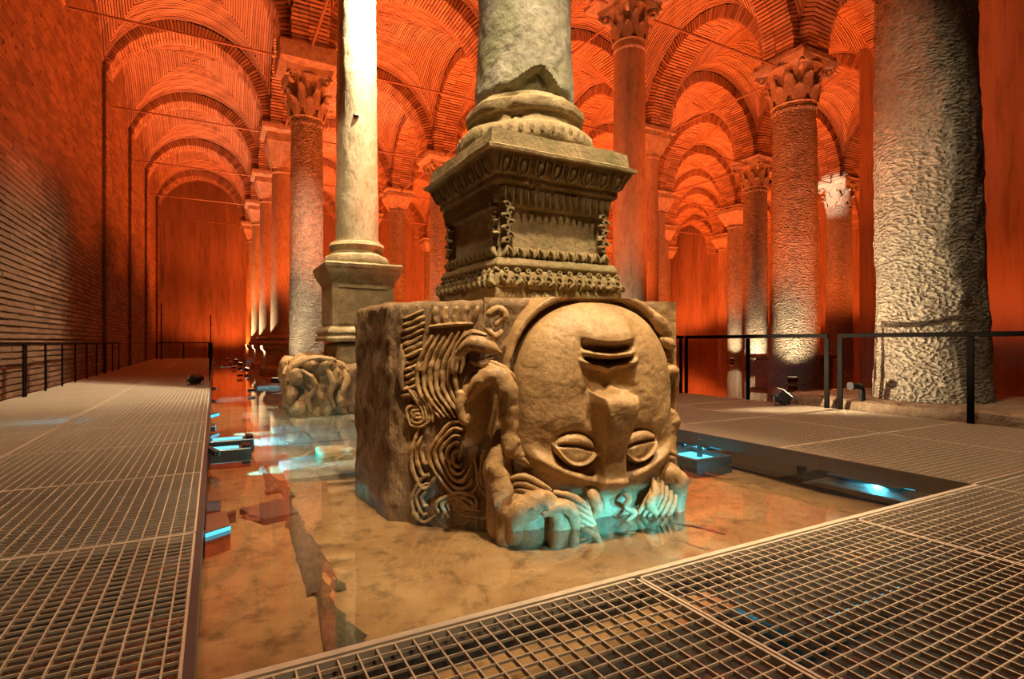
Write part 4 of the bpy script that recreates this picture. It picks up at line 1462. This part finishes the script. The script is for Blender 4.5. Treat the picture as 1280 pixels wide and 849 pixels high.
# ------------------------------------------------------------------ lamps
def flood_arm(t, dv):
    mb = MB(); mb.tube([(0, 0, 0), dv], 0.025, 6); mb.build('arm', M['lampbody'], t, smooth=False)
def flood(label, loc, target, watts, col, angle=60, size=0.2, lens='warmlens', radius=0.06, blend=0.6, group='floodlights', drop=0.0):
    """housing with fins, lens, yoke; shines along its axis"""
    t = thing('floodlight', label, 'floodlight', loc, 0, group)
    d = (Vector(target) - Vector(loc)).normalized()
    rot = d.to_track_quat('Y', 'Z').to_matrix().to_4x4()
    s = size
    mb = MB(); mb.bbox(-s * .7, s * .7, -s * .35, s * .25, -s * .45, s * .45, s * .06)
    for k in range(5):
        x = -s * .56 + s * .28 * k
        mb.box(x - s * .03, x + s * .03, -s * .48, -s * .34, -s * .4, s * .4)
    o = mb.build('housing', M['lampbody'], t, smooth=False); o.matrix_local = rot
    mb = MB(); mb.box(-s * .6, s * .6, s * .255, s * .275, -s * .36, s * .36)
    o = mb.build('lens', M[lens], t, smooth=False); o.matrix_local = rot
    mb = MB()
    mb.tube([(-s * .78, 0, 0), (-s * .78, 0, -s * .62), (s * .78, 0, -s * .62), (s * .78, 0, 0)], s * .05, 6)
    mb.build('yoke', M['lampbody'], t, smooth=False)
    if drop:
        mb = MB(); mb.tube([(0, 0, -s * .62), (0, 0, drop)] if False else [(0, -s * .0, s * .2), (0, 0, drop)], 0.02, 6); mb.build('drop_rod', M['lampbody'], t, smooth=False)
    l = spot('beam', t, tuple(d * (s * 0.32)), tuple(d * 5), watts, col, angle, blend, radius)
    return t
# warm floodlights slung under the vault; those over pool and walkways added as fill
HI = 'warm floodlights slung high under the vault'
flood('warm floodlight hung high above the carved head', (1.35, 1.0, 9.2), (2.25, 3.5, 1.0), 6300, WARM_COL, 34, 0.3, radius=0.12, group=HI, drop=3.4)
flood_arm(flood('warm floodlight held out from the pale column capital', (3.0, 9.35, 9.0), (2.42, 10.72, 6.9), 9000, (1, 0.82, 0.52), 75, 0.25, radius=0.08, group=HI), (-0.35, 0.9, 0.3))
flood('added unseen fill light hung over the pool before the pale column', (0.9, 7.2, 9.2), (2.2, 10.5, 2.2), 1500, WARM_COL, 34, 0.25, radius=0.1, group=HI, drop=3.4)
flood('added unseen fill light hung over the long left walkway', (-0.6, 4.6, 9.2), (-1.1, 7.8, 0), 3600, WARM_COL, 84, 0.25, radius=0.15, blend=1.0, group=HI, drop=2.3)
flood('added unseen fill light hung over the foreground walkway', (3.2, -0.6, 9.2), (3.2, 1.2, 0), 3800, WARM_COL, 80, 0.25, radius=0.15, blend=1.0, group=HI, drop=3.4)
flood('added unseen fill light hung over the right walkway', (6.3, 3.2, 9.2), (6.2, 5.0, 0), 1700, WARM_COL, 75, 0.25, radius=0.15, group=HI, drop=3.4)
# amber lights of the vault: one per bay, on the bed between the columns
VL = []
for i in range(0, 7):
    for j in range(0, NJ):
        xa = WALL_X if i == 0 else colx(i)
        x = (xa + colx(i + 1)) / 2
        y = min(coly(j) + PY / 2, BACK_Y - 1.2)
        if not in_view(x, y, 0.75) or (x > RWALL_X - 1 and y < RWALL_Y): continue
        if i == 0 and j == 0: continue
        if i == 0: x = 0.75
        if i == 3 and j == 0: x -= 1.8
        if j == NJ - 1: y -= 1.6
        z = -0.1
        t = flood('amber uplight on the floor of bay %s across, %s along' % (ORD[i], ORD[j]), (x, y, z), (x, y, 10), VAULT_W * (0.45 if j == NJ - 1 or (i == 3 and j == 0) else 1.0), VAULT_COL, 160 if j == NJ - 1 or (i == 3 and j == 0) else (102 if i == 0 else 128), 0.11, 'redlens', 0.15, 0.5, 'amber uplights under the vaults')
# warm uplights at column feet
def uplight(i, j, dxy, watts, label, h=5.0, angle=70, z=-0.05, col=WARM_COL):
    x, y = colx(i), coly(j)
    flood(label, (x + dxy[0], y + dxy[1], z), (x, y, h), watts, col, angle + 26, 0.18, radius=0.05, blend=0.9, group='warm column uplights')
uplight(3, 1, (-1.4, -0.9), 700, 'warm uplight at the foot of the thick pitted column', 3.5, 70)
uplight(4, 2, (-0.9, -0.9), 700, 'warm uplight at the foot of the uplit pitted column', 2.0, 70)
uplight(5, 3, (-1.2, -0.7), 600, 'warm uplight at the foot of the flat-capital pitted column', 3.0, 70)
uplight(1, 3, (-1.3, 0.1), 1500, 'warm uplight at the foot of the smooth dark column', 5.0, 60)
uplight(1, 4, (-1.3, -0.1), 2000, 'warm uplight at the foot of the fifth left-row column', 5.0, 60)
uplight(1, 5, (-1.3, -0.1), 2000, 'warm uplight at the foot of the sixth left-row column', 5.0, 60)
uplight(1, 2, (-0.9, -0.8), 350, 'warm uplight at the foot of the rough grey column', 5.0, 60)
uplight(2, 3, (-0.9, -0.9), 500, 'warm uplight at the foot of the half-hidden dark column', 4.0, 60)
uplight(2, 1, (-1.0, -0.9), 450, 'warm uplight at the foot of the smooth slim column', 4.0, 60)
flood_arm(flood('warm light on an arm aimed at the glowing white capital', (colx(4) + 1.15, coly(2) + 0.1, 8.75), (colx(5), coly(2), 8.7), 2600, (1, 0.85, 0.6), 30, 0.2, radius=0.05, group='warm column uplights'), (-0.45, -0.05, 0.3))
# walkway floodlights; the one behind the carved head is added and unseen
flood('black floodlight lying on the left walkway grating', (-0.40, 14.9, 0.15), (-3.2, 17.0, 3.0), 140, WARM_COL, 110, 0.22, radius=0.08)
flood('added unseen floodlight on the right walkway behind the carved head', (5.1, 6.4, 0.165), (9.25, 4.25, 1.9), 2500, WARM_COL, 56, 0.24, radius=0.06)
flood('black floodlight lying on the right walkway grating', (7.85, 5.55, 0.165), (9.3, 4.4, 2.4), 120, WARM_COL, 70, 0.24, radius=0.08)
# elbow-pipe spot stands on the slab
def elbow(label, x, y, h, d, watts, target):
    t = thing('pipe_spotlight', label, 'spotlight', (x, y, 0), 0, 'pipe spotlights')
    L = 0.2
    pts = [(0, 0, -0.3), (0, 0, h - 0.06), (d[0] * .02, d[1] * .02, h - 0.02), (d[0] * .06, d[1] * .06, h), (d[0] * L, d[1] * L, h)]
    m3 = MB(); m3.tube(pts, 0.045, 10); m3.build('pipe', M['lampbody'], t)
    m3 = MB(); m3.tube([(d[0] * L, d[1] * L, h), (d[0] * (L + .05), d[1] * (L + .05), h)], 0.06, 12); m3.build('head', M['lampbody'], t)
    if watts:
        spot('beam', t, (d[0] * (L + .16), d[1] * (L + .16), h + 0.03), target, watts, WARM_COL, 100, 0.7, 0.06)
    return t
elbow('black elbow-pipe spotlight at the left foot of the huge column', 8.36, 4.62, 0.36, (-0.85, 0.2), 0, (0.85, -0.35, 2.0))
elbow('black elbow-pipe spotlight right of the huge column', 9.62, 2.72, 0.36, (-0.75, 0.5), 0, None)

# cyan lamps mounted low under the walkway edges
def cyan_lamp(label, x, y, z, d, watts, angle=120, length=0.5, spots=1, hood=0.30):
    t = thing('cyan_lamp', label, 'lamp', (x, y, z), math.atan2(d[1], d[0]) - math.pi / 2, 'cyan lamps under the walkways')
    m3 = MB(); m3.bbox(-length / 2, length / 2, -0.06, 0.0, -0.03, 0.03, 0.006); m3.build('housing', M['bluesteel'], t, smooth=False)
    m3 = MB(); m3.box(-length / 2 + .02, length / 2 - .02, 0.001, 0.006, -0.022, 0.022); m3.build('lens', M['cyan'], t, smooth=False)
    m3 = MB(); m3.box(-length / 2, length / 2, 0.0, hood, 0.031, 0.036); m3.build('hood', M['bluesteel'], t, smooth=False)  # unseen plate added over the lens to keep the beam low
    for k in range(spots):
        xx = (k + 0.5) / spots * length - length / 2
        spot('beam', t, (xx, 0.02, 0.0), (xx, 2.0, -0.05), watts / spots, CYAN_COL, angle, 0.5, 0.03)
    return t
cyan_lamp('cyan lamp under the foreground walkway facing the carved head', 2.45, 1.38, -0.17, (-0.02, 1), 420, 46, 0.9, 2, 0.40)
cyan_lamp('cyan lamp under the foreground walkway near its right end', 4.0, 1.45, -0.165, (-0.2, 1), 30, 120, 0.6)
cyan_lamp('cyan lamp under the foreground walkway at its left end', 1.0, 1.15, -0.24, (0.2, 1), 14, 150, 0.6)
cyan_lamp('cyan lamp under the left walkway level with the carved head', -0.62, 4.2, -0.222, (1, 0.0), 50, 120, 0.6, 1, 0.40)
cyan_lamp('sunken cyan lamp under the left walkway near the block', -0.62, 5.6, -0.222, (1, -0.2), 60, 120, 0.6, 1, 0.40)
cyan_lamp('cyan lamp under the left walkway beyond the sunken boxes', -0.62, 8.5, -0.222, (1, -0.2), 60, 120, 0.6, 1, 0.40)
cyan_lamp('cyan lamp under the left walkway before the smaller head', -0.55, 13.8, -0.15, (1, 0.3), 500, 90, 0.6, 1, 0.26)
cyan_lamp('cyan lamp under the far end of the left walkway', -0.30, 33.0, -0.12, (1, 0.2), 200, 120, 0.8)
cyan_lamp('cyan lamp under the right walkway near its corner', 5.15, 2.7, -0.222, (-1, 0.0), 40, 130, 0.6)
cyan_lamp('cyan lamp under the right walkway further on', 5.15, 4.7, -0.222, (-1, 0.0), 40, 130, 0.6)
cyan_lamp('cyan lamp shining beneath the long left walkway', -1.9, 7.6, -0.17, (0.2, 1), 90, 160, 0.6)
cyan_lamp('second cyan lamp shining beneath the long left walkway', -1.2, 10.4, -0.17, (-0.3, -1), 70, 160, 0.6)

# ------------------------------------------------------------------ things in the pool
def edge_lamp(label, x, y, d, watts, angle=110):
    t = thing('edge_lamp', label, 'lamp', (x + 0.01, y, -0.05), math.atan2(d[1], d[0]) - math.pi / 2, 'cyan lamps on the walkway edges')
    m3 = MB(); m3.bbox(-0.15, 0.15, 0.0, 0.05, -0.03, 0.03, 0.006); m3.build('housing', M['bluesteel'], t, smooth=False)
    m3 = MB(); m3.box(-0.13, 0.13, 0.051, 0.055, -0.022, 0.015); m3.build('lens', M['cyan'], t, smooth=False)
    spot('beam', t, (0, 0.07, -0.01), (0, 1.2, -0.45), watts, CYAN_COL, angle, 0.35, 0.03)
edge_lamp('cyan lamp on the left walkway edge before the smaller head', -0.05, 9.0, (1, -0.45), 300, 54)
edge_lamp('cyan lamp on the left walkway edge level with the block back', -0.05, 6.0, (1, 0.25), 260, 46)
edge_lamp('cyan lamp on the left walkway edge between the lamp boxes and the smaller head', -0.05, 7.7, (1, 0.0), 330, 60)
edge_lamp('cyan lamp on the left walkway edge beyond the smaller head', -0.05, 14.2, (1, 0.2), 120, 60)
edge_lamp('cyan lamp on the left walkway edge far along the nave', -0.05, 34.0, (1, 0.1), 120, 60)
def slab_poly(name, pts, z0, z1, mat, label, cat, group=None):
    m3 = MB(); n_ = len(pts)
    vs = [(x, y, z0) for x, y in pts] + [(x, y, z1) for x, y in pts]
    fs = [tuple(reversed(range(n_))), tuple(range(n_, 2 * n_))] + [(k, (k + 1) % n_, n_ + (k + 1) % n_, n_ + k) for k in range(n_)]
    m3.add(vs, fs)
    # make faces consistent
    o = m3.build(name, mat, smooth=False)
    return tag(o, label, cat, group)
ridge([(0.56, 5.59), (0.52, 4.5), (0.55, 3.86), (0.51, 3.19), (0.50, 2.83), (0.53, 2.63), (0.55, 2.4), (0.58, 2.05)], 0.035, 'algae_ridge', 'dark greenish algae growing along a crack of the pool bed')
ridge([(0.43, 6.9), (0.44, 6.2), (0.50, 5.7)], 0.045, 'algae_patch', 'short pale algae streak near the sunken boxes')
slab_poly('sunken_plate', [(0.17, 4.72), (0.32, 4.36), (0.56, 4.42), (0.49, 4.88)], -0.33, -0.285, M['greyplate'], 'dark flat plate lying under water between walkway and head', 'plate')
slab_poly('cable_tray', [(-0.08, 4.42), (0.14, 4.58), (0.14, 4.66), (-0.08, 4.52)], -0.33, -0.27, M['plate'], 'narrow dark tray leading to the dark sunken plate', 'tray')
slab_poly('junction_box', [(-0.05, 5.0), (-0.05, 4.68), (0.04, 4.68), (0.04, 5.0)], -0.33, -0.19, M['redbox'], 'small reddish box against the left walkway edge', 'box')
jb = slab_poly('junction_box', [(-0.05, 4.26), (-0.05, 3.86), (0.09, 3.95), (0.07, 4.30)], -0.33, -0.17, M['redbox'], 'reddish box with a cyan glowing front edge at the left walkway', 'box')
m3 = MB(); m3.add([(-0.05, 3.852, -0.20), (0.092, 3.942, -0.20), (0.092, 3.942, -0.175), (-0.05, 3.852, -0.175)], [(0, 1, 2, 3)]); m3.build('glowing_edge', M['cyan'], jb, smooth=False)
for k, (y0_, y1_, xx, lab) in enumerate(((6.50, 6.72, 0.40, 'nearer long blue steel lamp box in the water at the left walkway'), (7.10, 7.34, 0.46, 'farther long blue steel lamp box in the water at the left walkway'))):
    b_ = thing('lamp_box', lab, 'lamp box', (-0.05, y0_, 0))
    m3 = MB(); m3.bbox(0, xx, 0, y1_ - y0_, -0.33, -0.13, 0.01); m3.build('housing', M['bluesteel'], b_, smooth=False)
    m3 = MB(); m3.box(0.03, xx - 0.12, 0.03, y1_ - y0_ - .03, -0.13, -0.124); m3.build('lens', M['cyan'], b_, smooth=False)
    spot('beam', b_, (xx + 0.03, (y1_ - y0_) / 2, -0.07), (xx + 0.9, 1.3 + 0.6 * k, -0.33), 14, CYAN_COL, 70, 0.8, 0.03)
    m3 = MB(); m3.box(xx - 0.09, xx - 0.01, 0.02, y1_ - y0_ - .02, -0.13, -0.10); m3.build('end_cap', M['lampbody'], b_, smooth=False)
b_ = thing('pool_light', 'blue steel pool light in the water under the right walkway edge', 'lamp box', (4.15, 3.85, 0))
for k, (x0_, x1_, y0_, y1_) in enumerate(((0, 0.5, 0, .05), (0, 0.5, .5, .55), (0, .05, .05, .5), (.45, .5, .05, .5))):
    m3 = MB(); m3.box(x0_, x1_, y0_, y1_, -0.33, -0.16); m3.build('frame_bar', M['bluesteel'], b_, smooth=False)
m3 = MB(); m3.box(.05, .45, .05, .5, -0.26, -0.20); m3.build('lens', M['cyan'], b_, smooth=False)
m3 = MB(); m3.box(.30, .34, .24, .28, -0.2, -0.02); m3.build('bracket', M['bluesteel'], b_, smooth=False)
m3 = MB(); m3.tube([(2.70, 2.72, -0.215), (2.76, 2.58, -0.205), (2.84, 2.40, -0.215)], [0.006, 0.009, 0.005], 6)
tag(m3.build('twig', M['plate']), 'thin dark twig floating beside the carved head', 'twig')
lump_block(0.95, 1.75, 15.5, 16.2, -0.34, -0.12, 0.05, 20, 2).build('flat_rock', M['slab'])
tag(bpy.data.objects['flat_rock'], 'low flat rock in the water beyond the smaller head', 'rock')
lump_block(0.98, 1.36, 6.1, 6.5, -0.34, -0.16, 0.05, 16, 4).build('small_rock', M['ped_pale'])
tag(bpy.data.objects['small_rock'], 'small pale rock breaking the water behind the carved block', 'rock')

print('objects', len(bpy.data.objects))
